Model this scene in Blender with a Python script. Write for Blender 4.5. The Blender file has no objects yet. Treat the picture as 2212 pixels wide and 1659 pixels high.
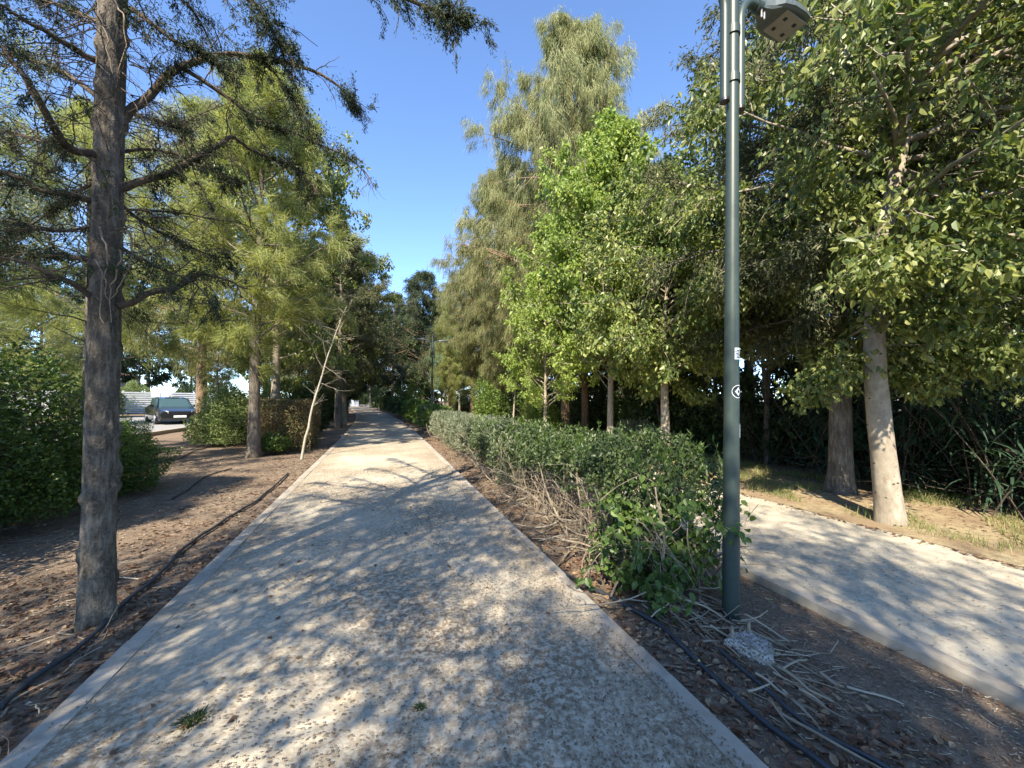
import bpy, math, random
import numpy as np
from mathutils import Vector
R = math.radians
scene = bpy.context.scene
col = scene.collection

# ------------------------------------------------------------------ camera, sky, sun, exposure
CAM_H = 1.5
CY = 853.5
YAW, PITCH, ROLL = R(18.7), R(0.8), R(0.62)
F = np.array([math.sin(YAW)*math.cos(PITCH), math.cos(YAW)*math.cos(PITCH), math.sin(PITCH)])
Rt0 = np.array([math.cos(YAW), -math.sin(YAW), 0.0])
Up0 = np.cross(Rt0, F)
Rt = Rt0*math.cos(ROLL) + Up0*math.sin(ROLL)
Up = Up0*math.cos(ROLL) - Rt0*math.sin(ROLL)
cam_d = bpy.data.cameras.new('camera')
cam = bpy.data.objects.new('camera', cam_d); col.objects.link(cam)
from mathutils import Matrix
M3 = Matrix(((Rt[0], Up[0], -F[0]), (Rt[1], Up[1], -F[1]), (Rt[2], Up[2], -F[2])))
cam.matrix_world = Matrix.Translation((0, 0, CAM_H)) @ M3.to_4x4()
cam_d.sensor_width = 36.0
cam_d.lens = 36.0*831/2212
cam_d.shift_y = (CY-829.5)/2212
cam_d.clip_start = 0.05; cam_d.clip_end = 2000
scene.camera = cam

SUN_AZ = R(36)      # direction the light travels, clockwise from +Y
SUN_EL = R(40)
world = bpy.data.worlds.new('World'); scene.world = world; world.use_nodes = True
wn = world.node_tree.nodes; wl = world.node_tree.links
bg = wn['Background']
sky = wn.new('ShaderNodeTexSky'); sky.sky_type = 'NISHITA'; sky.sun_disc = False
sky.sun_elevation = SUN_EL; sky.sun_rotation = SUN_AZ + math.pi
sky.altitude = 3500; sky.air_density = 1.0; sky.dust_density = 0.0; sky.ozone_density = 4.5
wl.new(sky.outputs[0], bg.inputs[0]); bg.inputs[1].default_value = 0.12
sun_d = bpy.data.lights.new('sun', 'SUN'); sun_d.energy = 3.0; sun_d.angle = R(0.53)
sun_d.color = (1.0, 0.90, 0.72)
sun = bpy.data.objects.new('sun', sun_d); col.objects.link(sun)
ldir = Vector((math.sin(SUN_AZ)*math.cos(SUN_EL), math.cos(SUN_AZ)*math.cos(SUN_EL), -math.sin(SUN_EL)))
sun.rotation_euler = ldir.to_track_quat('-Z', 'Y').to_euler()
scene.view_settings.view_transform = 'Standard'; scene.view_settings.look = 'None'
scene.view_settings.exposure = 2.1; scene.view_settings.gamma = 1.0
try:
    scene.cycles.max_bounces = 6; scene.cycles.diffuse_bounces = 3; scene.cycles.glossy_bounces = 2
    scene.cycles.transmission_bounces = 3; scene.cycles.transparent_max_bounces = 4
    scene.cycles.use_denoising = True; scene.cycles.use_adaptive_sampling = True
    scene.cycles.caustics_reflective = False; scene.cycles.caustics_refractive = False
except Exception: pass

# ------------------------------------------------------------------ where a photographed point stands in the world
def ray(px, py):
    d = F*831 + Rt*(px-1106) - Up*(py-CY)
    return d
def gr(px, py, z=0.0):
    d = ray(px, py); t = (z-CAM_H)/d[2]
    return np.array([d[0]*t, d[1]*t, z])
def P(px, py, Z):
    return ray(px, py)/831*Z + np.array([0, 0, CAM_H])
def center_x(Y):
    return -0.0013*max(0.0, Y-14)**2
def cxa(Y):
    return -0.0013*np.maximum(0.0, Y-14)**2

# ------------------------------------------------------------------ mesh tools
def nrm(v):
    return v/np.maximum(np.linalg.norm(v, axis=-1, keepdims=True), 1e-9)
class Geo:
    def __init__(s): s.v = []; s.q = []; s.t = []; s.n = 0; s.uv = False
    def add(s, v, quads=None, tris=None):
        v = np.asarray(v, float).reshape(-1, 3)
        if quads is not None and len(quads): s.q.append(np.asarray(quads, np.int64).reshape(-1, 4)+s.n)
        if tris is not None and len(tris): s.t.append(np.asarray(tris, np.int64).reshape(-1, 3)+s.n)
        s.v.append(v); s.n += len(v)
        return s
    def box(s, x0, x1, y0, y1, z0, z1):
        v = [(x0,y0,z0),(x1,y0,z0),(x1,y1,z0),(x0,y1,z0),(x0,y0,z1),(x1,y0,z1),(x1,y1,z1),(x0,y1,z1)]
        return s.add(v, [(0,3,2,1),(4,5,6,7),(0,1,5,4),(1,2,6,5),(2,3,7,6),(3,0,4,7)])
    def loft(s, rings, cap=True):
        r = np.asarray(rings, float); k, m = r.shape[:2]
        i = np.arange(k-1)[:, None]*m; j = np.arange(m)[None]; j2 = (j+1) % m
        q = np.stack([i+j, i+j2, i+m+j2, i+m+j], -1).reshape(-1, 4)
        s.add(r, q)
        if cap:
            for ring, rev in ((r[0], True), (r[-1], False)):
                c = ring.mean(0); a = np.arange(m); b = (a+1) % m
                tri = np.stack([np.full(m, m), b, a] if rev else [np.full(m, m), a, b], -1)
                s.add(np.vstack([ring, c]), None, tri)
        return s
    def tubes(s, pts, rad, sides=5, cap=False):
        pts = np.asarray(pts, float); rad = np.asarray(rad, float)
        if pts.ndim == 2: pts = pts[None]; rad = rad.reshape(1, -1)
        N, k = pts.shape[:2]
        if N == 0: return s
        t = np.empty_like(pts); t[:, 1:-1] = pts[:, 2:]-pts[:, :-2]; t[:, 0] = pts[:, 1]-pts[:, 0]; t[:, -1] = pts[:, -1]-pts[:, -2]
        t = nrm(t)
        m = nrm(t.mean(1)); ref = np.where(np.abs(m[:, 2:3]) > 0.8, np.array([[1., 0, 0]]), np.array([[0, 0, 1.]]))[:, None]
        a = nrm(np.cross(t, ref)); b = np.cross(t, a)
        th = np.arange(sides)/sides*2*math.pi
        ring = pts[:, :, None] + rad[:, :, None, None]*(a[:, :, None]*np.cos(th)[None, None, :, None] + b[:, :, None]*np.sin(th)[None, None, :, None])
        base = (np.arange(N)*k*sides)[:, None, None]; i = (np.arange(k-1)*sides)[None, :, None]; j = np.arange(sides)[None, None]; j2 = (j+1) % sides
        q = np.stack([base+i+j, base+i+j2, base+i+sides+j2, base+i+sides+j], -1).reshape(-1, 4)
        s.add(ring.reshape(-1, 3), q)
        if cap:
            for n in range(N):
                for e, rv in ((0, True), (k-1, False)):
                    rr = ring[n, e]; c = pts[n, e]; A = np.arange(sides); B = (A+1) % sides
                    s.add(np.vstack([rr, c]), None, np.stack([np.full(sides, sides), B, A] if rv else [np.full(sides, sides), A, B], -1))
        return s
    def leaves(s, pos, d, nn, L, W, T, FQ=None, FT=None):
        M = len(pos)
        if M == 0: return s
        d = nrm(d); x = nrm(np.cross(d, nn)); n = np.cross(x, d)
        T = np.asarray(T, float)
        L = np.broadcast_to(L, (M,)).reshape(M, 1, 1); W = np.broadcast_to(W, (M,)).reshape(M, 1, 1)
        v = pos[:, None] + x[:, None]*T[None, :, 0:1]*W + d[:, None]*T[None, :, 1:2]*L + n[:, None]*T[None, :, 2:3]*L
        off = (np.arange(M)*len(T))[:, None, None]
        q = (np.asarray(FQ)[None]+off).reshape(-1, 4) if FQ is not None else None
        t = (np.asarray(FT)[None]+off).reshape(-1, 3) if FT is not None else None
        return s.add(v.reshape(-1, 3), q, t)
    def mesh(s, name, mat, smooth=False):
        me = bpy.data.meshes.new(name)
        v = np.vstack(s.v).astype(np.float32)
        q = np.vstack(s.q) if s.q else np.zeros((0, 4), int); t = np.vstack(s.t) if s.t else np.zeros((0, 3), int)
        me.vertices.add(len(v)); me.vertices.foreach_set('co', v.ravel())
        loops = np.concatenate([q.ravel(), t.ravel()]).astype(np.int32)
        me.loops.add(len(loops)); me.loops.foreach_set('vertex_index', loops)
        st = np.concatenate([np.arange(len(q))*4, len(q)*4+np.arange(len(t))*3]).astype(np.int32)
        me.polygons.add(len(st)); me.polygons.foreach_set('loop_start', st)
        me.update(calc_edges=True)
        me.polygons.foreach_set('use_smooth', np.full(len(st), bool(smooth)))
        me.materials.append(mat)
        return me
    def obj(s, name, mat, parent=None, smooth=False, loc=None):
        o = bpy.data.objects.new(name, s.mesh(name, mat, smooth)); col.objects.link(o)
        if parent: o.parent = parent
        if loc is not None: o.location = loc
        return o
RH = [(0,0,0),(.5,.42,.10),(0,1,-.06),(-.5,.42,.10)]; RHQ = [(0,1,2,3)]
L6 = [(0,0,0),(.42,.25,.08),(.38,.6,.04),(0,1,-.16),(-.38,.6,.04),(-.42,.25,.08)]; L6Q = [(0,1,2,3),(0,3,4,5)]
ND = [(-.5,0,0),(.5,0,0),(0,1,-.08)]; NDT = [(0,1,2)]
BL = [(-.5,0,0),(.5,0,0),(.42,.5,.0),(-.42,.5,.0),(0,1,-.18)]; BLQ = [(0,1,2,3)]; BLT = [(3,2,4)]

def tag(o, label=None, cat=None, group=None, kind=None):
    if label: o['label'] = label
    if cat: o['category'] = cat
    if group: o['group'] = group
    if kind: o['kind'] = kind
    return o
def empty(name, loc, rz=0.0, sc=1.0):
    o = bpy.data.objects.new(name, None); col.objects.link(o)
    o.location = tuple(loc); o.rotation_euler = (0, 0, rz); o.scale = (sc,)*3; o.empty_display_size = 0.2
    return o
def copy_tree(o, parent=None):
    c = o.copy(); col.objects.link(c)
    if parent: c.parent = parent
    for ch in list(o.children): copy_tree(ch, c)
    return c

# ------------------------------------------------------------------ materials
def mat(name):
    m = bpy.data.materials.new(name); m.use_nodes = True
    nt = m.node_tree; return m, nt, nt.nodes['Principled BSDF'], nt.nodes['Material Output']
def N(nt, typ, **k):
    n = nt.nodes.new(typ)
    for a, b in k.items():
        if a.startswith('i_'): n.inputs[a[2:].replace('_', ' ')].default_value = b
        else: setattr(n, a, b)
    return n
def ramp(nt, src, stops):
    r = nt.nodes.new('ShaderNodeValToRGB'); e = r.color_ramp.elements
    while len(e) < len(stops): e.new(0.5)
    for el, (p, c) in zip(e, stops): el.position = p; el.color = (*c, 1) if len(c) == 3 else c
    nt.links.new(src, r.inputs[0]); return r.outputs[0]
def g3(v): return (v, v, v)
def coords(nt, scale=(1,1,1)):
    c = N(nt, 'ShaderNodeTexCoord'); mp = N(nt, 'ShaderNodeMapping'); mp.inputs['Scale'].default_value = scale
    nt.links.new(c.outputs['Object'], mp.inputs['Vector']); return mp.outputs[0]
def noise(nt, vec, s, detail=4, rough=.55):
    n = N(nt, 'ShaderNodeTexNoise'); n.inputs['Scale'].default_value = s; n.inputs['Detail'].default_value = detail; n.inputs['Roughness'].default_value = rough
    nt.links.new(vec, n.inputs['Vector']); return n.outputs['Fac']
def mixc(nt, fac, a, b, mode='MIX'):
    m = N(nt, 'ShaderNodeMix'); m.data_type = 'RGBA'; m.blend_type = mode
    for s, v in ((m.inputs[0], fac), (m.inputs[6], a), (m.inputs[7], b)):
        if hasattr(v, 'is_linked') or hasattr(v, 'links'): nt.links.new(v, s)
        else: s.default_value = v if isinstance(v, (int, float)) else (*v, 1)
    return m.outputs[2]
def bump(nt, h, strength, dist, bsdf):
    b = N(nt, 'ShaderNodeBump'); b.inputs['Strength'].default_value = strength; b.inputs['Distance'].default_value = dist
    nt.links.new(h, b.inputs['Height']); nt.links.new(b.outputs[0], bsdf.inputs['Normal'])
def leafmat(name, cols, trans=.32, rough=.5, spec=.4, tcol=None, clump=1.2):
    """cols: three colours picked leaf by leaf, with slow clump-to-clump drift"""
    m, nt, b, out = mat(name)
    g = N(nt, 'ShaderNodeNewGeometry'); v = coords(nt)
    oi = N(nt, 'ShaderNodeObjectInfo')
    n = noise(nt, v, clump, 2)
    ad = N(nt, 'ShaderNodeMath', operation='MULTIPLY_ADD'); nt.links.new(n, ad.inputs[0]); ad.inputs[1].default_value = .9; ad.inputs[2].default_value = -.45
    a2 = N(nt, 'ShaderNodeMath', operation='ADD'); nt.links.new(g.outputs['Random Per Island'], a2.inputs[0]); nt.links.new(ad.outputs[0], a2.inputs[1])
    c = ramp(nt, a2.outputs[0], [(0.0, cols[0]), (0.5, cols[1]), (1.0, cols[2])])
    hs = N(nt, 'ShaderNodeHueSaturation'); nt.links.new(c, hs.inputs['Color'])
    mr = N(nt, 'ShaderNodeMapRange'); nt.links.new(oi.outputs['Random'], mr.inputs[0]); mr.inputs[3].default_value = .82; mr.inputs[4].default_value = 1.15
    nt.links.new(mr.outputs[0], hs.inputs['Value']); c = hs.outputs[0]
    nt.links.new(c, b.inputs['Base Color']); b.inputs['Roughness'].default_value = rough
    b.inputs['Specular IOR Level'].default_value = spec
    t = N(nt, 'ShaderNodeBsdfTranslucent'); tc = mixc(nt, 1.0, c, tcol or (1.5, 1.45, .7), 'MULTIPLY'); nt.links.new(tc, t.inputs[0])
    mx = N(nt, 'ShaderNodeMixShader'); mx.inputs[0].default_value = trans
    nt.links.new(b.outputs[0], mx.inputs[1]); nt.links.new(t.outputs[0], mx.inputs[2]); nt.links.new(mx.outputs[0], out.inputs[0])
    return m
def barkmat(name, c0, c1, c2, sx=14, sz=2.5, bstr=.8, knots=0.0):
    m, nt, b, out = mat(name)
    v = coords(nt, (1, 1, sz/sx)); n1 = noise(nt, v, sx, 6, .65)
    v2 = coords(nt); n2 = noise(nt, v2, 2.3, 4)
    c = ramp(nt, n1, [(.3, c0), (.52, c1), (.75, c2)])
    c = mixc(nt, ramp(nt, n2, [(.42, g3(0)), (.62, g3(.55))]), c, c0)
    n3 = noise(nt, v2, 60, 3); c = mixc(nt, ramp(nt, n3, [(.5, g3(0)), (.72, g3(.35))]), c, c2)
    h = n1
    if knots:
        vo = N(nt, 'ShaderNodeTexVoronoi'); vo.inputs['Scale'].default_value = knots; nt.links.new(coords(nt, (1, 1, 1.6)), vo.inputs['Vector'])
        k = ramp(nt, vo.outputs['Distance'], [(.09, g3(1)), (.15, g3(.3)), (.19, g3(0))])
        c = mixc(nt, k, c, tuple(x*.28 for x in c0))
    nt.links.new(c, b.inputs['Base Color']); b.inputs['Roughness'].default_value = .9; b.inputs['Specular IOR Level'].default_value = .15
    bump(nt, mixc(nt, .35, h, n3), bstr, .03, b)
    return m
def plain(name, c, rough=.6, metal=0, spec=.5, ns=0, var=.15, bs=0):
    m, nt, b, out = mat(name)
    b.inputs['Roughness'].default_value = rough; b.inputs['Metallic'].default_value = metal; b.inputs['Specular IOR Level'].default_value = spec
    n = noise(nt, coords(nt), ns or 6, 4)
    nt.links.new(ramp(nt, n, [(.3, tuple(x*(1-var) for x in c)), (.7, tuple(min(1, x*(1+var)) for x in c))]), b.inputs['Base Color'])
    if bs: bump(nt, n, bs, .01, b)
    return m
MT = {}
MT['bark_cyp'] = barkmat('bark_grey_brown', (.048,.040,.032), (.15,.128,.104), (.32,.28,.228), 30, 6, 1.0)
MT['bark_brown'] = barkmat('bark_red_brown', (.13,.08,.055), (.27,.18,.125), (.42,.31,.22), 26, 3, 1.0)
MT['bark_pale'] = barkmat('bark_smooth_pale', (.21,.175,.13), (.32,.275,.215), (.42,.37,.295), 16, 9, .22, knots=7.5)
MT['bark_white'] = barkmat('bark_white', (.26,.225,.18), (.36,.325,.27), (.46,.42,.36), 20, 6, .3)
MT['twig_pale'] = barkmat('dead_twig_pale', (.17,.13,.09), (.29,.24,.18), (.42,.36,.28), 40, 10, .3)
MT['twig_mix'] = leafmat('dry_stick_bark', ((.16,.12,.085), (.30,.245,.18), (.44,.38,.29)), 0, .85, .15, clump=2)
MT['limb_dark'] = barkmat('limb_bark_dark', (.05,.038,.03), (.11,.085,.065), (.20,.16,.12), 24, 12, .5)
MT['lf_cyp'] = leafmat('cypress_sprays', ((.016,.028,.014), (.036,.056,.026), (.10,.11,.05)), .12, .6, .25, clump=1.6)
MT['lf_cyp_grey'] = leafmat('cypress_sprays_olive', ((.05,.065,.03), (.10,.12,.055), (.20,.19,.10)), .22, .6, .3, clump=1.2)
MT['lf_cas'] = leafmat('casuarina_needles', ((.12,.135,.055), (.20,.215,.09), (.32,.31,.15)), .35, .55, .3)
MT['lf_cas_bright'] = leafmat('feathery_bright_needles', ((.155,.185,.065), (.25,.28,.10), (.37,.38,.16)), .4, .55, .25)
MT['lf_kur'] = leafmat('glossy_green_leaves', ((.07,.115,.034), (.17,.225,.066), (.36,.385,.13)), .40, .40, .5, clump=1.0)
MT['lf_lime'] = leafmat('lime_green_leaves', ((.14,.215,.045), (.24,.33,.075), (.38,.44,.13)), .45, .45, .45)
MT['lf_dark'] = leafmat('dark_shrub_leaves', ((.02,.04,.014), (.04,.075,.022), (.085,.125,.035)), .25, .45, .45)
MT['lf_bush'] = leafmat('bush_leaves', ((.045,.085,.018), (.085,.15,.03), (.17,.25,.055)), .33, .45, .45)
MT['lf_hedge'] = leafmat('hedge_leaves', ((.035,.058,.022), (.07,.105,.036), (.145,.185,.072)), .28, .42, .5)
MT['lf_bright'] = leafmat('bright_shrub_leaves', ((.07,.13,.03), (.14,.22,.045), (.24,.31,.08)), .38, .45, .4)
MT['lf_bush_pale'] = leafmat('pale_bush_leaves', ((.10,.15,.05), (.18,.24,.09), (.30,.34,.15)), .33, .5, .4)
MT['lf_grey'] = leafmat('grey_green_leaves', ((.11,.14,.085), (.19,.22,.14), (.30,.32,.22)), .28, .5, .4)
MT['lf_teal'] = leafmat('blue_green_leaves', ((.06,.12,.06), (.11,.19,.10), (.19,.27,.15)), .28, .45, .4)
MT['lf_brown'] = leafmat('scorched_hedge_leaves', ((.10,.07,.04), (.17,.125,.07), (.12,.15,.06)), .15, .7, .2)
MT['lf_reed'] = leafmat('reed_blades', ((.025,.06,.04), (.05,.10,.06), (.09,.145,.085)), .3, .5, .35)
MT['grass'] = leafmat('grass_blades', ((.10,.15,.035), (.18,.22,.07), (.36,.32,.15)), .35, .6, .25)
MT['litter'] = leafmat('dead_leaves', ((.085,.048,.033), (.18,.10,.062), (.34,.25,.155)), .08, .75, .2, (1.2,.9,.6), clump=2)
MT['crumbs'] = leafmat('path_crumbs', ((.16,.12,.088), (.235,.185,.135), (.33,.27,.20)), .0, .9, .1, clump=2)
MT['chips'] = leafmat('pale_chips', ((.16,.12,.085), (.30,.24,.17), (.48,.41,.31)), .0, .85, .1, clump=2)
MT['flower'] = plain('pink_petals', (.62,.22,.38), .6)
def pathmat(name, warm=1.0):
    m, nt, b, out = mat(name); v = coords(nt)
    big = noise(nt, v, .55, 3); mid = noise(nt, v, 5, 5, .6); fine = noise(nt, v, 55, 4, .7); gr_ = noise(nt, v, 230, 2)
    c = ramp(nt, mid, [(.3, (.47,.415,.32)), (.55, (.56,.505,.40)), (.75, (.62,.565,.455))])
    c = mixc(nt, ramp(nt, fine, [(.40, g3(.0)), (.60, g3(.45))]), c, (.43,.365,.27))
    # trodden-in brown dust in patches
    mm = N(nt, 'ShaderNodeMath', operation='MULTIPLY'); nt.links.new(ramp(nt, big, [(.36, g3(0)), (.58, g3(1))]), mm.inputs[0]); nt.links.new(ramp(nt, noise(nt, v, 26, 5, .75), [(.44, g3(0)), (.55, g3(.95*warm))]), mm.inputs[1])
    c = mixc(nt, mm.outputs[0], c, (.22,.16,.105))
    sx = N(nt, 'ShaderNodeSeparateXYZ'); nt.links.new(v, sx.inputs[0]); ab = N(nt, 'ShaderNodeMath', operation='ABSOLUTE'); nt.links.new(sx.outputs[0], ab.inputs[0])
    if warm == 1.0:      # soil drifted in from both edges, in a ragged band
        sm = N(nt, 'ShaderNodeMath', operation='ADD'); nt.links.new(ab.outputs[0], sm.inputs[0])
        wv = N(nt, 'ShaderNodeMath', operation='MULTIPLY_ADD'); nt.links.new(noise(nt, v, 1.6, 6, .75), wv.inputs[0]); wv.inputs[1].default_value = 1.5; wv.inputs[2].default_value = -.75; nt.links.new(wv.outputs[0], sm.inputs[1])
        e1 = N(nt, 'ShaderNodeMath', operation='MULTIPLY'); nt.links.new(ramp(nt, sm.outputs[0], [(.0, g3(0)), (1.0, g3(1))]), e1.inputs[0]); nt.links.new(ramp(nt, noise(nt, v, 34, 5, .8), [(.43, g3(0)), (.54, g3(1))]), e1.inputs[1])
        e2 = N(nt, 'ShaderNodeMapRange'); nt.links.new(sm.outputs[0], e2.inputs[0]); e2.inputs[1].default_value = .9; e2.inputs[2].default_value = 1.5; e2.inputs[3].default_value = 0; e2.inputs[4].default_value = .6
        nt.links.new(e2.outputs[0], e1.inputs[0])
        c = mixc(nt, e1.outputs[0], c, (.20,.145,.095))
    # hair cracks
    vo = N(nt, 'ShaderNodeTexVoronoi'); vo.feature = 'DISTANCE_TO_EDGE'; vo.inputs['Scale'].default_value = .9
    dv = N(nt, 'ShaderNodeMixRGB'); dv.blend_type = 'ADD'; dv.inputs[0].default_value = .35
    nn = N(nt, 'ShaderNodeTexNoise'); nn.inputs['Scale'].default_value = 3.5; nn.inputs['Detail'].default_value = 6; nt.links.new(v, nn.inputs['Vector'])
    nt.links.new(v, dv.inputs[1]); nt.links.new(nn.outputs['Color'], dv.inputs[2]); nt.links.new(dv.outputs[0], vo.inputs['Vector'])
    c = mixc(nt, ramp(nt, vo.outputs['Distance'], [(.0, g3(.35)), (.006, g3(0))]), c, (.15,.13,.11))
    nt.links.new(c, b.inputs['Base Color']); b.inputs['Roughness'].default_value = .92; b.inputs['Specular IOR Level'].default_value = .15
    h = mixc(nt, .5, fine, gr_); bump(nt, h, .55, .006, b)
    return m
MT['path'] = pathmat('path_compacted_pale')
MT['path_clean'] = pathmat('path_right_pale', .45)
def curbmat():
    m, nt, b, out = mat('curb_concrete'); v = coords(nt)
    n = noise(nt, v, 9, 5, .65); f = noise(nt, v, 90, 3)
    c = ramp(nt, n, [(.3, (.33,.295,.24)), (.6, (.45,.405,.335)), (.8, (.51,.46,.385))])
    gi = N(nt, 'ShaderNodeNewGeometry'); c = mixc(nt, ramp(nt, gi.outputs['Random Per Island'], [(0, g3(.0)), (1, g3(.38))]), c, (.28,.235,.18))
    c = mixc(nt, ramp(nt, noise(nt, v, 2.2, 5, .7), [(.5, g3(0)), (.66, g3(.6))]), c, (.22,.175,.13))
    nt.links.new(c, b.inputs['Base Color']); b.inputs['Roughness'].default_value = .9; bump(nt, f, .35, .004, b); return m
MT['curb'] = curbmat()
def soilmat():
    m, nt, b, out = mat('soil_and_litter'); v = coords(nt)
    big = noise(nt, v, .7, 4); mid = noise(nt, v, 8, 6, .7); fine = noise(nt, v, 48, 5, .75)
    c = ramp(nt, mid, [(.3, (.12,.09,.068)), (.5, (.20,.155,.118)), (.72, (.31,.245,.185))])
    c = mixc(nt, ramp(nt, big, [(.4, g3(0)), (.6, g3(.5))]), c, (.27,.19,.135))
    c = mixc(nt, ramp(nt, fine, [(.52, g3(0)), (.66, g3(.7))]), c, (.36,.27,.185))
    c = mixc(nt, ramp(nt, fine, [(.32, g3(.8)), (.44, g3(0))]), c, (.06,.045,.035))
    nt.links.new(c, b.inputs['Base Color']); b.inputs['Roughness'].default_value = .97; b.inputs['Specular IOR Level'].default_value = .1
    h = mixc(nt, .4, fine, mid); bump(nt, h, 1.0, .03, b); return m
MT['soil'] = soilmat()
def strawmat():
    m, nt, b, out = mat('dry_verge'); v = coords(nt)
    c = ramp(nt, noise(nt, v, 14, 6, .7), [(.3, (.20,.14,.08)), (.5, (.36,.28,.16)), (.72, (.50,.42,.26))])
    c = mixc(nt, ramp(nt, noise(nt, v, 1.6, 4), [(.42, g3(0)), (.6, g3(.8))]), c, (.27,.185,.11))
    nt.links.new(c, b.inputs['Base Color']); b.inputs['Roughness'].default_value = .95; bump(nt, noise(nt, v, 60, 4, .7), .9, .02, b); return m
MT['straw'] = strawmat()
MT['asphalt'] = plain('street_asphalt', (.30,.29,.28), .9, ns=40)
MT['pole'] = plain('green_grey_paint', (.036,.054,.048), .42, 0, .5, ns=30, var=.08)
MT['pole_dark'] = plain('dark_green_paint', (.014,.034,.035), .45, 0, .5, ns=30, var=.10)
MT['lamp_head'] = plain('lamp_housing', (.10,.12,.12), .45, .2, .5, ns=20)
MT['lamp_lens'] = plain('lamp_plate', (.26,.25,.21), .35, 0, .5, ns=8)
MT['black'] = plain('black_plastic', (.012,.012,.013), .4, ns=15)
MT['hose'] = plain('black_hose', (.035,.043,.052), .5, ns=9, var=.35)
MT['yellow'] = plain('yellow_emitter', (.75,.68,.15), .5)
MT['white'] = plain('white_paint', (.80,.82,.84), .5)
MT['sticker'] = plain('sticker_white', (.62,.68,.74), .45, ns=50)
MT['ink'] = plain('sticker_ink', (.012,.014,.025), .45)
MT['silverbolt'] = plain('bolt_metal', (.4,.38,.36), .4, .8)
def concmat():
    m, nt, b, out = mat('speckled_concrete'); v = coords(nt)
    vo = N(nt, 'ShaderNodeTexVoronoi'); vo.inputs['Scale'].default_value = 75; nt.links.new(v, vo.inputs['Vector'])
    c = ramp(nt, mixc(nt, .5, vo.outputs['Distance'], noise(nt, v, 38, 5, .7)), [(.36, (.14,.125,.10)), (.45, (.34,.32,.28)), (.6, (.54,.51,.46))])
    c = mixc(nt, ramp(nt, noise(nt, v, 6, 4), [(.45, g3(0)), (.65, g3(.6))]), c, (.2,.17,.13))
    nt.links.new(c, b.inputs['Base Color']); b.inputs['Roughness'].default_value = .9; bump(nt, vo.outputs['Distance'], .8, .01, b); return m
MT['conc'] = concmat()
def glassmat():
    m, nt, b, out = mat('tinted_glass'); b.inputs['Base Color'].default_value = (.05,.09,.09,1); b.inputs['Roughness'].default_value = .04; b.inputs['Specular IOR Level'].default_value = .9; return m
MT['glass'] = glassmat()

# ------------------------------------------------------------------ the setting: ground, paths, kerbs, street
rng = np.random.default_rng(7)
def axis(a, b, near, fine, coarse):
    out = [a]; x = a
    while x < b:
        d = abs(x) ; step = fine if d < near else min(coarse, fine + (d-near)*.25)
        x += step; out.append(min(x, b))
    return np.array(out)
gx = axis(-260, 260, 7, .12, 30); gy = axis(-120, 420, 9, .12, 30)
from mathutils import noise as mnoise
def gh(x, y):
    """height of the soil: a little below the paths, lumpy, level under the paths"""
    c = center_x(y)
    e = -0.035
    if abs(x) < 30 and -10 < y < 60:
        e += .028*mnoise.noise(Vector((x*.9, y*.9, 0))) + .013*mnoise.noise(Vector((x*4, y*4, 3)))
    for a, b in ((-1.45, 1.52), (3.1, 5.75)):
        d = max(a+c-x, x-(b+c))
        if d < 0: e = -0.06
        elif d < .12: e = min(e, -.02)
    if 1.5 < x-c < 3.1: e -= .018
    if x-c > 5.9: e += min(.10, (x-c-5.9)*.06)
    return e
V = np.array([(x, y, gh(x, y)) for y in gy for x in gx])
nx, ny = len(gx), len(gy)
ii = (np.arange(ny-1)[:, None]*nx+np.arange(nx-1)[None]).ravel()
g = Geo(); g.add(V, np.stack([ii, ii+1, ii+1+nx, ii+nx], -1))
tag(g.obj('ground', MT['soil'], smooth=True), kind='structure')
def ghz(x, y): return gh(float(x), float(y))
def strip(xa, xb, y0, y1, z0, zt, name, m, seg=1.0, gap=0.0):
    g = Geo(); ys = np.arange(y0, y1+1e-6, seg)
    for a, b in zip(ys[:-1], ys[1:]):
        ca, cb = center_x(a), center_x(b); b2 = b-gap
        if gap and a < 30: jr = random.Random(int(a*10)+int(xa*100)); dx = jr.uniform(-.004, .004); ca += dx; cb += dx+jr.uniform(-.004, .004); z1 = zt+jr.uniform(-.003, .003)
        else: z1 = zt
        v = [(xa+ca,a,z0),(xb+ca,a,z0),(xb+cb,b2,z0),(xa+cb,b2,z0),(xa+ca,a,z1),(xb+ca,a,z1),(xb+cb,b2,z1),(xa+cb,b2,z1)]
        f = [(4,5,6,7),(0,1,5,4),(2,3,7,6),(1,2,6,5),(3,0,4,7)] if gap else [(4,5,6,7),(1,2,6,5),(3,0,4,7)]
        g.add(v, f)
    return tag(g.obj(name, m), kind='structure')
strip(-1.34, 1.40, -14, 110, -.10, .0, 'path', MT['path'], .75)
strip(-1.45, -1.34, -14, 110, -.10, .006, 'kerb', MT['curb'], 1.0, .006)
strip(1.40, 1.52, -14, 110, -.12, .010, 'kerb', MT['curb'], 1.0, .006)
strip(3.24, 5.75, -14, 110, -.10, -.012, 'path', MT['path_clean'], .75)
strip(3.10, 3.24, -14, 110, -.14, .006, 'kerb', MT['curb'], 1.0, .002)
g = Geo(); ys = np.arange(-14, 60, .35); xs = np.array([5.70, 5.86, 6.1, 6.5, 7.0, 7.6])
vv = []
for y in ys:
    for k, x in enumerate(xs):
        w = .10*mnoise.noise(Vector((y*1.3, k, 0))) if k < 3 else 0
        xx = x+center_x(y)+w; vv.append((xx, y, max(ghz(xx, y)+.008, -.006) if k else -.006))
nyy = len(ys); k6 = len(xs); jj = (np.arange(nyy-1)[:, None]*k6+np.arange(k6-1)[None]).ravel()
g.add(vv, np.stack([jj, jj+1, jj+1+k6, jj+k6], -1))
tag(g.obj('dry_verge', MT['straw'], smooth=True), kind='structure')
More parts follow.
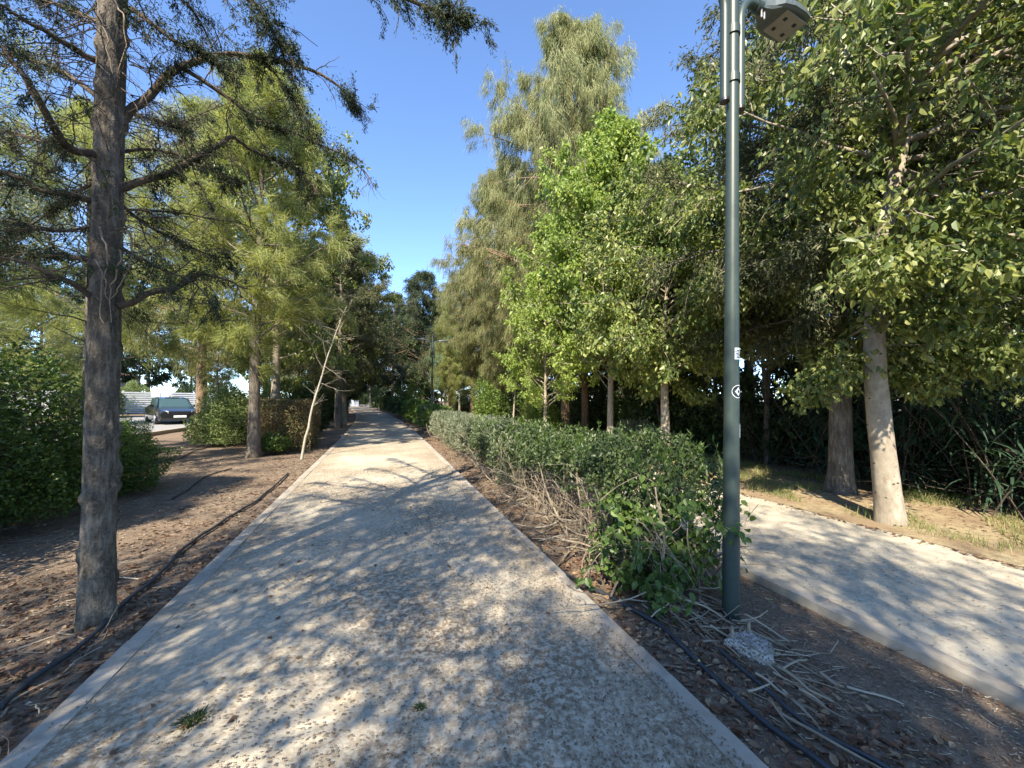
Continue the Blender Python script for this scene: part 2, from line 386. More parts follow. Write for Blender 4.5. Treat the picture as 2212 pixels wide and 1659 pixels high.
g = Geo(); g.add([(-16.5,-60,.03),(-8.6,-60,.03),(-8.6,110,.03),(-16.5,110,.03)], [(0,1,2,3)])
tag(g.obj('street', MT['asphalt']), kind='structure')
g = Geo(); g.box(-8.6, -8.42, -60, 110, -.1, .12); tag(g.obj('street_kerb', MT['curb']), kind='structure')

# ------------------------------------------------------------------ vegetation generators (all local, base at the origin)
UPV = np.array([0., 0, 1.])
def rvec(rg, n): return nrm(rg.normal(size=(n, 3)))
def trunk_pts(rg, H, lean, wob, k=14):
    t = np.linspace(0, 1, k)
    p = np.stack([lean[0]*t + wob*np.sin(t*5+rg.uniform(0, 6))*t, lean[1]*t + wob*np.cos(t*4+rg.uniform(0, 6))*t, t*H], -1)
    return p
def trunk_geo(rg, pts, r0, r1, sides=16, flare=1.35, rough=.05, hires=1):
    k = 10*hires + len(pts)*2*hires; s = np.linspace(0, 1, k)**1.3
    src = np.linspace(0, 1, len(pts)); c = np.stack([np.interp(s, src, pts[:, i]) for i in range(3)], -1)
    r = (r0+(r1-r0)*s)*(1+(flare-1)*np.exp(-c[:, 2]/.22))
    th = np.arange(sides)/sides*2*math.pi; rings = []
    sd = rg.uniform(0, 100)
    for i in range(k):
        rr = np.array([r[i]*(1+rough*mnoise.noise(Vector((math.cos(a)*2.2+sd, math.sin(a)*2.2, c[i, 2]*1.8))) + rough*.7*mnoise.noise(Vector((math.cos(a)*6+sd, math.sin(a)*6, c[i, 2]*7)))
              + (flare-1)*.35*math.exp(-c[i, 2]/.15)*math.cos(a*5+sd)) for a in th])
        rings.append(c[i]+np.stack([np.cos(th)*rr, np.sin(th)*rr, np.zeros(sides)], -1))
    rings[0] = rings[0]-[0, 0, .15]
    return Geo().loft(rings)
def grow(rg, root, d, L, k, curve, jitter=.12):
    """bend N polylines from root in direction d; curve pulls them up (+) or down (-)"""
    n = len(root); pts = np.empty((n, k, 3)); pts[:, 0] = root; dd = nrm(d).copy(); st = (L/(k-1))[:, None]
    for i in range(1, k):
        dd = nrm(dd + UPV*curve/(k-1) + rg.normal(size=(n, 3))*jitter)
        pts[:, i] = pts[:, i-1]+dd*st
    return pts
def along(pts, f):
    """point and direction at fraction f (n,) of each polyline (n,k,3)"""
    k = pts.shape[1]; x = f*(k-1); i = np.minimum(x.astype(int), k-2); u = (x-i)[:, None]; a = np.arange(len(pts))
    return pts[a, i]*(1-u)+pts[a, i+1]*u, nrm(pts[a, i+1]-pts[a, i])
def put_leaves(g, rg, pos, bd, kind, size):
    n = len(pos); rv = rvec(rg, n)
    if kind == 'broad':      # hanging pointed leaves
        d = nrm(rv*.75 + [0, 0, -.75] + bd*.2); L = size*rg.uniform(.4, 1.3, n)
        nn = nrm(rvec(rg, n)+UPV*.5); g.leaves(pos, d, nn, L, L*.62, L6, L6Q)
    elif kind == 'rhomb':
        d = nrm(rv+UPV*.15+bd*.4); L = size*rg.uniform(.6, 1.3, n)
        g.leaves(pos, d, nrm(rvec(rg, n)+UPV*.7), L, L*.6, RH, RHQ)
    elif kind == 'needle':   # soft brushes that start outward and hang
        d = nrm(bd*.7+rv*.55+[0, 0, -.35]); L = size*rg.uniform(.6, 1.25, n)
        g.leaves(pos, d, rvec(rg, n), L, np.full(n, size*.055), ND, None, NDT)
    elif kind == 'weep':
        d = nrm(bd*.25+rv*.35+[0, 0, -.85]); L = size*rg.uniform(.6, 1.3, n)
        g.leaves(pos, d, rvec(rg, n), L, np.full(n, size*.055), ND, None, NDT)
    elif kind == 'plume':
        d = nrm(bd*.6+rv*.55+[0, 0, .25]); L = size*rg.uniform(.6, 1.25, n)
        g.leaves(pos, d, rvec(rg, n), L, np.full(n, size*.06), ND, None, NDT)
    elif kind == 'spray':    # scaly cypress sprigs
        d = nrm(bd*.45+rv*.65+[0, 0, -.45]); L = size*rg.uniform(.5, 1.3, n)
        g.leaves(pos, d, rvec(rg, n), L, L*.26, RH, RHQ)
    elif kind == 'lance':
        d = nrm(rv*.8+UPV*.75+bd*.3); L = size*rg.uniform(.6, 1.25, n)
        g.leaves(pos, d, rvec(rg, n), L, L*.22, RH, RHQ)
def prof_cone(t): return (1-t)**.75*(.55+.45*min(1, t*6))+.05
def prof_round(t): return math.sqrt(max(0.02, 1-(2*t-1)**2))*.9+.1
def prof_egg(t): return max(.08, math.sin(math.pi*min(1, t**.62))**.8)
def prof_full(t): return (min(1, t*3+.45))*max(.05, 1-t**2.4)**.75
def prof_col(t): return (min(1, t*5+.35))*(1-t**3)*1.0+.05
def gen_tree(seed, H, r0, zb, Rc, prof, nprim, elev, curve, nsec, nclump, per, sig, kind, size, lean=(0, 0), off=(0, 0), wob=.08, seclen=.42, seccurve=-.2, sides=14, flare=1.35, jit=.12, top=True, hires=1, tpts=None, fs0=.18):
    rg = np.random.default_rng(seed)
    tp = trunk_pts(rg, H, lean, wob); src = np.linspace(0, 1, len(tp))
    if tpts is not None:
        a_ = np.array(tpts, float); tp = np.stack([np.interp(src*H, a_[:, 2], a_[:, i]) for i in range(3)], -1)
        for _ in range(2): tp[1:-1] = (tp[:-2]+2*tp[1:-1]+tp[2:])/4
    trunk = trunk_geo(rg, tp, r0, max(.012, r0*.12), sides, flare, hires=hires)
    f = ((np.arange(nprim)+rg.uniform(0, 1, nprim))/nprim)
    h = zb+(H-zb)*f**.95; s = h/H
    root = np.stack([np.interp(s, src, tp[:, i]) for i in range(3)], -1)
    az = np.arange(nprim)*2.39996+rg.uniform(-.5, .5, nprim)
    e = np.array([elev*(1-.0*x)+(.75 if top else 0)*x**3 for x in f])+rg.normal(0, .12, nprim)
    d = np.stack([np.cos(az)*np.cos(e), np.sin(az)*np.cos(e), np.sin(e)], -1)
    d = d + np.array([off[0], off[1], 0])*.5
    L = np.array([Rc*prof(x) for x in f])*rg.uniform(.72, 1.18, nprim)*(1+.45*np.clip(d@nrm(np.array([off[0]+1e-9, off[1], 0])), 0, 1)*math.hypot(*off))
    prim = grow(rg, root, d, L, 7, curve, jit)
    pr = (r0*.21*(L/Rc)**.8)[:, None]*np.linspace(1, .18, 7)[None]
    limb = Geo().tubes(prim, np.maximum(pr, .006), 6)
    S = nprim*nsec; pi = np.repeat(np.arange(nprim), nsec); fs = rg.uniform(fs0, 1, S)**.8
    sp, sd = along(prim[pi], fs)
    sdir = nrm(sd*.8+rvec(rg, S)*.75+UPV*.1)
    SL = L[pi]*seclen*rg.uniform(.5, 1.25, S)*(1.15-fs*.55)
    sec = grow(rg, sp, sdir, SL, 5, seccurve, jit*1.3)
    limb.tubes(sec, (np.maximum(.0035, .011*SL))[:, None]*np.linspace(1, .35, 5)[None], 3)
    C = S*nclump; ci = np.repeat(np.arange(S), nclump); cp, cd = along(sec[ci], rg.uniform(.15, 1, C))
    keep = rg.uniform(size=C) < .93; cp, cd = cp[keep], cd[keep]; C = len(cp)
    li = np.repeat(np.arange(C), per); M = len(li)
    pos = cp[li]+rg.normal(size=(M, 3))*sig
    crown = Geo(); put_leaves(crown, rg, pos, cd[li], kind, size)
    tips = prim[:, -1]
    return trunk, limb, crown
def tree_obj(name, geos, bark, leaf, loc, rz=0, label='', cat='tree', group=None, limbbark=None, sc=1.0):
    t = empty(name, loc, rz, sc); tag(t, label, cat, group)
    geos[0].obj('trunk', MT[bark], t, smooth=True); geos[1].obj('branches', MT[limbbark or bark], t, smooth=True)
    geos[2].obj('crown', MT[leaf], t)
    return t
def gen_shrub(seed, rx, ry, H, n, kind, size, box=False, stems=24, z0=.12, bumpy=.22, shell=.55, gaps=.0, stemr=.008):
    rg = np.random.default_rng(seed)
    u = rvec(rg, n); u[:, 2] = np.abs(u[:, 2]) if not box else u[:, 2]
    if box:
        m = np.abs(u).max(1, keepdims=True); u = u/m; rad = 1-rg.uniform(0, 1, n)**2*shell
        nn = rg.uniform(0, 100, 3)
        bz = np.array([1+bumpy*mnoise.noise(Vector((a[0]*2.2+nn[0], a[1]*2.2+nn[1], a[2]*2.2))) for a in u*[rx, ry, H/2]])
        p = u*rad[:, None]*np.array([rx, ry, H/2])*bz[:, None]; p[:, 2] += H/2+z0*.3; ctr = np.array([0, 0, H/2])
    else:
        rad = 1-rg.uniform(0, 1, n)**1.7*shell; nn = rg.uniform(0, 100, 3)
        bz = np.array([1+bumpy*1.4*mnoise.noise(Vector((a[0]*2.1+nn[0], a[1]*2.1+nn[1], a[2]*2.1)))+bumpy*.6*mnoise.noise(Vector((a[0]*6+nn[0], a[1]*6, a[2]*6))) for a in u])
        low = np.where(u[:, 2] < .35, .82+.5*u[:, 2], 1)
        p = u*(rad*bz)[:, None]*np.array([rx, ry, H]); p[:, :2] *= low[:, None]; p[:, 2] += z0
    if gaps:
        k = np.array([mnoise.noise(Vector((a[0]*3.1+7, a[1]*3.1, a[2]*3.1+2))) for a in p]) > -gaps*0+(-.25+gaps)
        p = p[k]; u = u[k]
    g = Geo(); put_leaves(g, rg, p, nrm(u+[0, 0, .3]), kind, size)
    ang = rg.uniform(0, 6.28, stems); rr = rg.uniform(0, .35, stems)
    root = np.stack([np.cos(ang)*rr*rx, np.sin(ang)*rr*ry, np.full(stems, -.05)], -1)
    d = np.stack([np.cos(ang)*.45*rx/max(H, .5), np.sin(ang)*.45*ry/max(H, .5), np.full(stems, 1.)], -1)
    L = np.full(stems, H*.95)*rg.uniform(.7, 1.1, stems)
    st = grow(rg, root, d, L, 7, 0, .16)
    sg = Geo().tubes(st, np.full((stems, 1), stemr*1.4)*np.linspace(1, .3, 7)[None], 5)
    k = stems*6; i = np.repeat(np.arange(stems), 6); sp, sd = along(st[i], rg.uniform(.2, .95, k))
    tw = grow(rg, sp, nrm(sd+rvec(rg, k)*.9), rg.uniform(.15, .42, k)*min(rx, ry, H), 4, 0, .2)
    sg.tubes(tw, np.full((k, 1), stemr*.55)*np.linspace(1, .4, 4)[None], 3)
    return sg, g
def shrub_obj(name, geos, leaf, loc, label, cat='shrub', group=None, rz=0, stem='limb_dark', sc=1.0):
    t = empty(name, loc, rz, sc); tag(t, label, cat, group)
    geos[0].obj('stems', MT[stem], t); geos[1].obj('foliage', MT[leaf], t); return t

# ================================================================== PLANTING
# ---- the near cypress on the left, limb by limb
def near_cypress():
    rg = np.random.default_rng(11)
    base = gr(208, 1335); base[2] = -.03
    t = empty('cypress_tree', base); tag(t, 'big rough-barked cypress close by at the left path edge, dark drooping limbs over the hose', 'tree')
    lean = (.02, .05); H = 9.2; tp = trunk_pts(rg, H, (-.05, .1), .02)
    # trunk with ridged bark and knots in its shape
    k, sides = 260, 56; rings = []
    zs = np.linspace(0, 1, k)**1.25*H
    kn = [(rg.uniform(.2, 4.5), rg.uniform(0, 6.28), rg.uniform(.016, .034)) for _ in range(64)]
    src = tp[:, 2]
    for z in zs:
        c = np.array([np.interp(z, src, tp[:, 0]), np.interp(z, src, tp[:, 1])])
        r = .079*(1-z/H)**.33*(1+.26*math.exp(-z/.25))+.008; th = np.arange(sides)/sides*2*math.pi; pr = []
        for a in th:
            x, y = math.cos(a), math.sin(a)
            q = r*(1+.035*mnoise.noise(Vector((x*2, y*2, z*2)))) + .006*mnoise.noise(Vector((x*9, y*9, z*4.5))) + .0035*mnoise.noise(Vector((x*22, y*22, z*14)))
            q += .022*math.exp(-z/.16)*math.cos(a*4+1)
            for kz, ka, kr in kn:
                dz = z-kz
                if abs(dz) < .09:
                    da = (a-ka+math.pi) % (2*math.pi)-math.pi; dd = math.hypot(dz/1.0, da*r)/kr
                    if dd < 2.2: q += .016*math.exp(-(dd-1)**2*3)-.012*math.exp(-dd*dd*4)
            pr.append(q)
        pr = np.array(pr); rings.append(np.stack([c[0]+np.cos(th)*pr, c[1]+np.sin(th)*pr, np.full(sides, z-.04*(z == 0))], -1))
    Geo().loft(rings).obj('trunk', MT['bark_cyp'], t, smooth=True)
    Zt = 2.65
    limbs = [
      ([(270,258),(310,215),(370,146),(495,116),(602,129),(688,155),(740,195),(768,240)], [2.75,2.8,2.9,3.1,3.3,3.45,3.5,3.5], .030, 1.0),
      ([(254,408),(301,396),(387,361),(473,310),(507,297),(559,331),(645,366),(690,420)], [2.7,2.75,2.9,3.1,3.2,3.3,3.5,3.55], .026, .8),
      ([(378,140),(452,185),(538,241),(602,275),(667,301),(731,327),(787,366),(806,400)], [2.95,3.05,3.2,3.3,3.4,3.5,3.6,3.6], .017, .9),
      ([(255,662),(301,647),(374,623),(421,593),(495,605),(540,625)], [2.65,2.7,2.85,2.95,3.1,3.2], .024, .8),
      ([(262,449),(320,450),(374,456),(495,477),(560,500)], [2.7,2.9,3.0,3.3,3.4], .010, .35),
      ([(262,20),(297,20),(327,50),(374,85),(452,116),(520,160)], [2.8,2.75,2.7,2.7,2.8,2.85], .022, .9),
      ([(255,-120),(430,-60),(545,0),(585,50),(600,95),(640,110)], [2.9,2.9,3.0,3.05,3.1,3.1], .022, .85),
      ([(255,-260),(560,-160),(780,-60),(880,0),(950,22),(1015,42)], [2.9,2.7,2.7,2.7,2.75,2.75], .026, .9),
      ([(559,125),(610,180),(645,235),(668,270),(690,310)], [3.25,3.3,3.35,3.4,3.4], .009, .7),
      ([(225,133),(172,116),(142,95),(86,65),(22,22),(-60,-20)], [2.7,2.6,2.5,2.4,2.3,2.2], .024, .7),
      ([(222,335),(150,318),(108,267),(69,194),(39,146),(0,99),(-50,50)], [2.65,2.45,2.3,2.2,2.15,2.1,2.1], .027, .55),
      ([(222,338),(150,322),(90,305),(20,285),(-60,262)], [2.65,2.8,2.9,3.1,3.2], .018, .6),
      ([(222,438),(129,421),(77,404),(22,378),(-60,345)], [2.65,2.55,2.5,2.45,2.4], .024, .7),
      ([(222,650),(163,619),(108,589),(65,568),(0,550),(-70,525)], [2.62,2.5,2.4,2.35,2.3,2.3], .021, .35),
      ([(222,562),(129,550),(43,542),(-60,528)], [2.65,2.75,2.9,3.0], .021, .6),
      ([(222,215),(129,150),(43,125),(-60,110)], [2.75,2.95,3.2,3.3], .018, .75),
      ([(235,60),(150,20),(60,-20),(-40,-60)], [2.8,3.1,3.4,3.6], .018, .8),
      ([(240,420),(330,500),(420,540),(500,560)], [2.7,3.0,3.3,3.6], .014, .6),
      ([(240,520),(300,560),(380,590),(450,640),(470,690)], [2.7,2.6,2.55,2.5,2.5], .012, .5),
      ([(240,-60),(330,-40),(410,10),(450,80),(470,150)], [2.8,3.0,3.3,3.5,3.6], .018, .9),
      ([(240,380),(160,420),(80,480),(20,500)], [2.7,3.0,3.3,3.5], .014, .6),
      ([(240,480),(170,500),(90,500),(0,470)], [2.7,2.6,2.5,2.5], .013, .6),
      ([(240,330),(330,320),(430,350),(520,400)], [2.8,3.1,3.4,3.7], .014, .7),
      ([(240,230),(320,260),(400,270),(480,220)], [2.8,3.2,3.5,3.9], .014, .7),
    ]
    for pp, zz, r, dens in limbs:
        pts = np.array([P(x, y, z) for (x, y), z in zip(pp, zz)])-base
        s = np.linspace(0, len(pts)-1, 3*len(pts)); i0 = np.arange(len(pts))
        q = np.stack([np.interp(s, i0, pts[:, i]) for i in range(3)], -1)
        q[1:-1] += rg.normal(size=(len(q)-2, 3))*.012; q[1:-1] = (q[:-2]+2*q[1:-1]+q[2:])/4
        ln = np.linalg.norm(np.diff(q, axis=0), axis=1).sum()
        lg = Geo().tubes(q, np.linspace(r, r*.22, len(q)), 9)
        ns = int(ln*14); Q = np.repeat(q[None], ns, 0); fs = rg.uniform(.06, 1, ns)
        sp, sd = along(Q, fs)
        sdir = nrm(sd*.7+rvec(rg, ns)*.9+[0, 0, -.15])
        SL = rg.uniform(.08, .46, ns)*(1.15-.5*fs)
        sec = grow(rg, sp, sdir, SL, 6, -.5, .2)
        lg.tubes(sec, np.full((ns, 1), .0036)*np.linspace(1, .4, 6)[None]*(1+SL[:, None]), 4)
        n3 = ns*3; i3 = np.repeat(np.arange(ns), 3); tp3, td3 = along(sec[i3], rg.uniform(.2, 1, n3))
        ter = grow(rg, tp3, nrm(td3*.7+rvec(rg, n3)*.8+[0, 0, -.3]), rg.uniform(.04, .16, n3), 4, -.5, .24)
        lg.tubes(ter, np.full((n3, 1), .0018)*np.linspace(1, .5, 4)[None], 3)
        li = lg.obj('limb', MT['limb_dark'], t, smooth=True)
        cg = Geo()
        cl = np.array([mnoise.noise(Vector((float(fs[j]*ln*2.2)+r*900, 0, 0))) for j in i3]); alive = rg.uniform(size=n3) < np.clip(dens*(.62+1.9*cl), .03, 1); T3 = ter[alive]
        per = 58; ii = np.repeat(np.arange(len(T3)), per); pos, bd = along(T3[ii], rg.uniform(0, 1.0, len(ii)))
        pos = pos+rg.normal(size=pos.shape)*.011
        put_leaves(cg, rg, pos, bd, 'spray', .025)
        # tufts right on the limb
        nt_ = int(ln*4200*dens); ft = rg.uniform(.22, 1, nt_); cl = np.array([mnoise.noise(Vector((float(a)*ln*2.2+r*900, 0, 0))) for a in ft]); ft = ft[rg.uniform(size=nt_) < np.clip(.45+2.2*cl, .03, 1)]; pos, bd = along(np.repeat(q[None], len(ft), 0), ft); pos = pos+rg.normal(size=pos.shape)*.042*(1+np.sin(pos[:, :1]*9+pos[:, 1:2]*7)*.6)
        put_leaves(cg, rg, pos, bd, 'spray', .027)
        cg.obj('sprays', MT['lf_cyp'], li)
    for pp, Z in (([(247,0),(268,35),(272,105),(255,165)], 2.62), ([(213,25),(228,65),(245,158)], 2.6), ([(218,492),(236,548),(222,600),(218,680),(224,700)], 2.52), ([(168,505),(172,553),(186,600)], 2.5),
                  ([(262,540),(250,600),(235,640),(240,700)], 2.5), ([(280,500),(285,560),(262,620),(240,650)], 2.5), ([(205,560),(225,600),(236,660)], 2.5)):
        pts = np.array([P(x, y, Z) for x, y in pp])-base; s = np.linspace(0, len(pts)-1, 12)
        q = np.stack([np.interp(s, np.arange(len(pts)), pts[:, i]) for i in range(3)], -1)+rg.normal(size=(12, 3))*.006
        Geo().tubes(q, np.linspace(.006, .002, 12), 6).obj('dead_shoot', MT['twig_pale'], t, smooth=True)
    # a few bare twigs near the trunk
    n = 120; h = rg.uniform(2.1, 4.6, n); az = rg.uniform(0, 6.28, n); rr = .10
    root = np.stack([np.interp(h, src, tp[:, 0])+np.cos(az)*rr, np.interp(h, src, tp[:, 1])+np.sin(az)*rr, h], -1)
    tw = grow(rg, root, np.stack([np.cos(az), np.sin(az), rg.uniform(-.4, .5, n)], -1), rg.uniform(.2, .9, n), 7, -.5, .22)
    bt = Geo().tubes(tw, np.full((n, 1), .0042)*np.linspace(1, .3, 7)[None], 4)
    k3 = n*4; i3 = np.repeat(np.arange(n), 4); a, b = along(tw[i3], rg.uniform(.2, 1, k3))
    bt.tubes(grow(rg, a, nrm(b+rvec(rg, k3)), rg.uniform(.06, .3, k3), 4, -.5, .25), np.full((k3, 1), .002)*np.linspace(1, .4, 4)[None], 3)
    bt.obj('bare_twigs', MT['bark_cyp'], t)
near_cypress()

def at_ground(px, py): p = gr(px, py); p[2] = ghz(p[0], p[1]); return p
def topz(px, py, loc):   # height of the point seen at row py above the spot loc
    Z = float(np.dot(loc*[1, 1, 0]-[0, 0, 0], F*[1, 1, 0])/math.cos(PITCH)**0)
    return CAM_H+(862-py)/831*Z

GL = 'trees along the left of the path'; GR = 'trees along the right of the far path'
# ---- left row
g_casL = gen_tree(21, 10.2, .15, 2.2, 2.4, prof_egg, 66, .45, .05, 11, 4, 30, .07, 'needle', .26, wob=.1, seccurve=-.3)
tree_obj('feathery_tree', g_casL, 'bark_cyp', 'lf_cas_bright', at_ground(548, 985), .4, 'tall feathery yellow-green tree with straight dark trunk just left of the leaning sapling')
def sapling(loc, label, tip, n, seed, name='sapling', bare=True, barkk='bark_white', r=.045):
    rg = np.random.default_rng(seed); t = empty(name, loc); tag(t, label, 'tree')
    s = np.linspace(0, 1, 16)[:, None]; q = s*np.array(tip)+np.sin(s*3.1)*np.array([-.10, 0, 0])*tip[2]/4+rg.normal(size=(16, 3))*.008; q[0] = (0, 0, -.1)
    Geo().tubes(q, np.linspace(r, .007, 16), 9).obj('trunk', MT[barkk], t, smooth=True)
    root, sd = along(np.repeat(q[None], n, 0), rg.uniform(.32, 1, n))
    br = grow(rg, root, nrm(rvec(rg, n)+[0, 0, .5]), rg.uniform(.3, 1.1, n), 7, .1, .16)
    g = Geo().tubes(br, np.full((n, 1), .0055 if bare and n < 20 else .009)*np.linspace(1, .25, 7)[None], 5)
    k = n*5; i = np.repeat(np.arange(n), 5); a, b = along(br[i], rg.uniform(.2, 1, k))
    g.tubes(grow(rg, a, nrm(b+rvec(rg, k)*.8), rg.uniform(.1, .45, k), 4, 0, .2), np.full((k, 1), .0035)*np.linspace(1, .3, 4)[None], 3)
    g.obj('branches', MT[barkk], t); return t, br
sapling(at_ground(650, 990), 'thin leaning whitish leafless sapling at the left path edge before the brown clipped hedge', (.98, .25, 4.0), 16, 5, r=.034)
t, br = sapling(at_ground(477, 952), 'slim grey half-bare tree with pale side branches rising from the bright bush', (-.1, .2, 5.2), 26, 8, 'slender_tree', barkk='bark_pale', r=.055)
rg = np.random.default_rng(4); k = 26*150; i = np.repeat(np.arange(26), 150); a, b = along(br[i], rg.uniform(.3, 1, k)); g = Geo(); put_leaves(g, rg, a+rg.normal(size=(k, 3))*.14, b, 'needle', .22); g.obj('crown', MT['lf_cas_bright'], t)

g_cypA = gen_tree(31, 10.8, .17, 2.0, 2.8, prof_egg, 74, .15, -.1, 10, 4, 30, .08, 'spray', .12, seccurve=-.5)
g_cypB = gen_tree(32, 11.5, .15, 1.7, 3.9, prof_egg, 74, .2, -.15, 10, 4, 26, .10, 'spray', .15, seccurve=-.6)
g_brdL = gen_tree(33, 9.8, .16, 2.0, 3.1, prof_round, 56, .4, .0, 10, 4, 12, .09, 'broad', .13, seccurve=-.5)
g_brdF = gen_tree(34, 11.5, .17, 2.0, 4.0, prof_round, 60, .35, .0, 10, 4, 10, .13, 'broad', .19, seccurve=-.5)
g_casF = gen_tree(35, 13.5, .2, 2.4, 3.4, prof_egg, 66, .45, -.1, 10, 4, 22, .12, 'weep', .36, seccurve=-.6)
cypA = tree_obj('cypress_tree', g_cypA, 'bark_cyp', 'lf_cyp_grey', at_ground(731, 924), 0, 'dark cypress behind the clipped brown hedge, its trunk the nearer of two close together', group='trees along the left of the path')
cypB = tree_obj('cypress_tree', g_cypB, 'bark_brown', 'lf_cyp', (-3.0, 31, 0), 0, 'dark hanging cypress whose crown reaches over the middle of the path', group='trees along the left of the path')
brdL = tree_obj('broadleaf_tree', g_brdL, 'bark_pale', 'lf_kur', at_ground(594, 958), 0, 'leafy tree with pale smooth trunk just left of the clipped brown hedge', group='trees along the left of the path')
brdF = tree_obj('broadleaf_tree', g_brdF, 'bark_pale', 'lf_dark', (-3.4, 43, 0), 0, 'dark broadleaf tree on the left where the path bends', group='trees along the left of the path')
casF = tree_obj('weeping_casuarina', g_casF, 'bark_brown', 'lf_cas', (-7.0, 19.0, 0), 0, 'olive-yellow weeping tree standing behind the slim half-bare tree', group='trees along the left of the path')
def place(src, name, loc, rz, sc, label, group):
    c = copy_tree(src); c.name = name; c.location = tuple(loc); c.rotation_euler = (0, 0, rz); c.scale = (sc,)*3; c['label'] = label
    if group: c['group'] = group
    return c
place(brdL, 'broadleaf_tree', at_ground(742, 919), 1.0, .95, 'leaning pale-trunked tree hard behind the near dark cypress past the brown hedge', GL)
place(cypA, 'cypress_tree', (-2.6, 26.0, 0), 2.0, .98, 'cypress with olive sprays at the left path edge, level with the second lamp', GL)
place(cypB, 'cypress_tree', (-3.6, 37.0, 0), 1.2, 1.0, 'dark cypress beside the farthest lamp, across the path from it', GL)
place(cypA, 'cypress_tree', (-4.6, 49.0, 0), 3.1, 1.0, 'small-looking cypress near the white wall end of the path on the left', GL)
place(cypB, 'cypress_tree', (-5.6, 57.0, 0), 4.1, 1.05, 'far cypress closing the left side of the path tunnel', GL)
place(brdF, 'broadleaf_tree', (-6.8, 66.0, 0), 2.2, 1.0, 'farthest dark broadleaf crown on the left above the white wall', GL)
place(cypB, 'cypress_tree', (4.4, 44.5, 0), .9, 1.36, 'tall dark cypress behind the farthest lamp, its top in the notch of sky', GR)
place(cypB, 'cypress_tree', (1.3, 52, 0), 2.9, 1.3, 'tall dark cypress rising over the far end of the path', GR)
place(cypB, 'cypress_tree', (-2.9, 33.8, 0), 2.9, .92, 'dark cypress leaning its crown over the path bend', GL)
place(brdF, 'broadleaf_tree', (1.2, 80.0, 0), 5.0, 1.2, 'dark crown behind the crown right of the white wall', GL)
place(brdF, 'broadleaf_tree', (-9.5, 78.0, 0), 4.0, 1.1, 'dark crown filling the end of the path behind the white wall', GL)
place(brdL, 'broadleaf_tree', (-5.0, 27.0, 0), 3.0, 1.05, 'leafy second-row tree seen between the two left cypresses', GL)
place(casF, 'weeping_casuarina', (-5.6, 35.0, 0), 1.0, .86, 'olive weeping tree in the second row, far left', GL)
g_thin = gen_tree(36, 9.0, .13, 1.8, 2.8, prof_egg, 46, .4, .0, 10, 3, 28, .10, 'needle', .27, seccurve=-.2)
thin = tree_obj('feathery_tree', g_thin, 'bark_cyp', 'lf_cas_bright', (-8.2, 9.5, 0), 0, 'pale feathery tree behind the big left bush', group='feathery trees by the street')
place(thin, 'feathery_tree', (-7.6, 13.6, 0), 2.0, 1.02, 'pale feathery tree just right of the near cypress trunk, above the white fence', 'feathery trees by the street')
place(thin, 'feathery_tree', (-18.5, 20.0, 0), 5.0, 1.0, 'feathery tree beyond the street, left of the near cypress trunk', 'feathery trees by the street')
place(thin, 'feathery_tree', (-19.0, 13.0, 0), 5.0, 1.1, 'feathery tree beyond the street at the left picture edge', 'feathery trees by the street')
place(thin, 'feathery_tree', (-19.5, 31.0, 0), 3.0, .9, 'feathery tree before the cream house', 'feathery trees by the street')
place(thin, 'feathery_tree', (-6.2, 25.0, 0), 4.0, 1.12, 'pale feathery tree over the street behind the bright bush', 'feathery trees by the street')
g_olive = gen_tree(37, 4.8, .10, 1.2, 2.1, prof_round, 40, .4, 0, 9, 4, 14, .09, 'lance', .10, seccurve=-.1)
tree_obj('olive_tree', g_olive, 'bark_cyp', 'lf_grey', (-6.6, 7.4, 0), 0, 'grey-leaved olive-like tree showing above the big bush at far left')

for k_, (x_, y_) in enumerate([(-38, 8), (-40, 20), (-37, 31), (-42, 43), (-39, 56), (-36, 70), (-30, 88), (-20, 100), (-28, 52), (-24, 62), (-17, 74), (-23, 50), (-27, 43)]):
    place(brdF, 'broadleaf_tree', (x_, y_, 0), k_*1.4, 1.0+.1*(k_ % 3), ['first', 'second', 'third', 'fourth', 'fifth', 'sixth', 'seventh', 'eighth', 'nearest', 'second nearest', 'third nearest', 'leftmost but one beside the house', 'one right behind the house'][k_]+' from the left of the distant trees behind the houses', 'distant trees behind the houses')
# ---- shrubs on the left
g_bushN = gen_shrub(41, 1.15, 1.15, 1.95, 30000, 'rhomb', .050, stems=26, bumpy=.30)
b1 = shrub_obj('shrub', g_bushN, 'lf_bush', (-4.45, 6.1, -.03), 'big dark green bush directly behind the near cypress trunk', group='bushes left of the near cypress')
GB = 'bushes left of the near cypress'
for i, (x, y, rz, s, lb) in enumerate([(-4.6, 4.3, 1.0, .98, 'big dark bush at the left picture edge'), (-4.25, 7.7, 2.2, .80, 'bush with thin outer twigs right of the near cypress, beside bare soil'),
                           (-6.3, 6.2, 3.0, 1.16, 'tall bush with sunlit yellow-green top behind the front bushes'), (-6.9, 8.7, 4.2, .95, 'back bush with sunlit top left of the near cypress trunk')]):
    c_ = place(b1, 'shrub', (x, y, -.03), rz, s, lb, GB)
    if i == 1: c_.scale = (.85, .85, .58)
place(b1, 'shrub', (-5.5, 11.0, -.03), .6, .5, 'low twiggy bush in the opening before the parked dark car', GB)
g_bushM = gen_shrub(42, 1.35, 1.1, 1.9, 20000, 'rhomb', .075, stems=18, bumpy=.25)
b2 = shrub_obj('shrub', g_bushM, 'lf_bush_pale', (-4.6, 14.6, -.03), 'bright sunlit rounded bush around the slim half-bare tree', group='sunlit bushes by the street', sc=.86)
place(b2, 'shrub', (-4.0, 16.6, -.03), 1.3, .95, 'bright sunlit bush between the two nearest upright trunks on the left', 'sunlit bushes by the street')
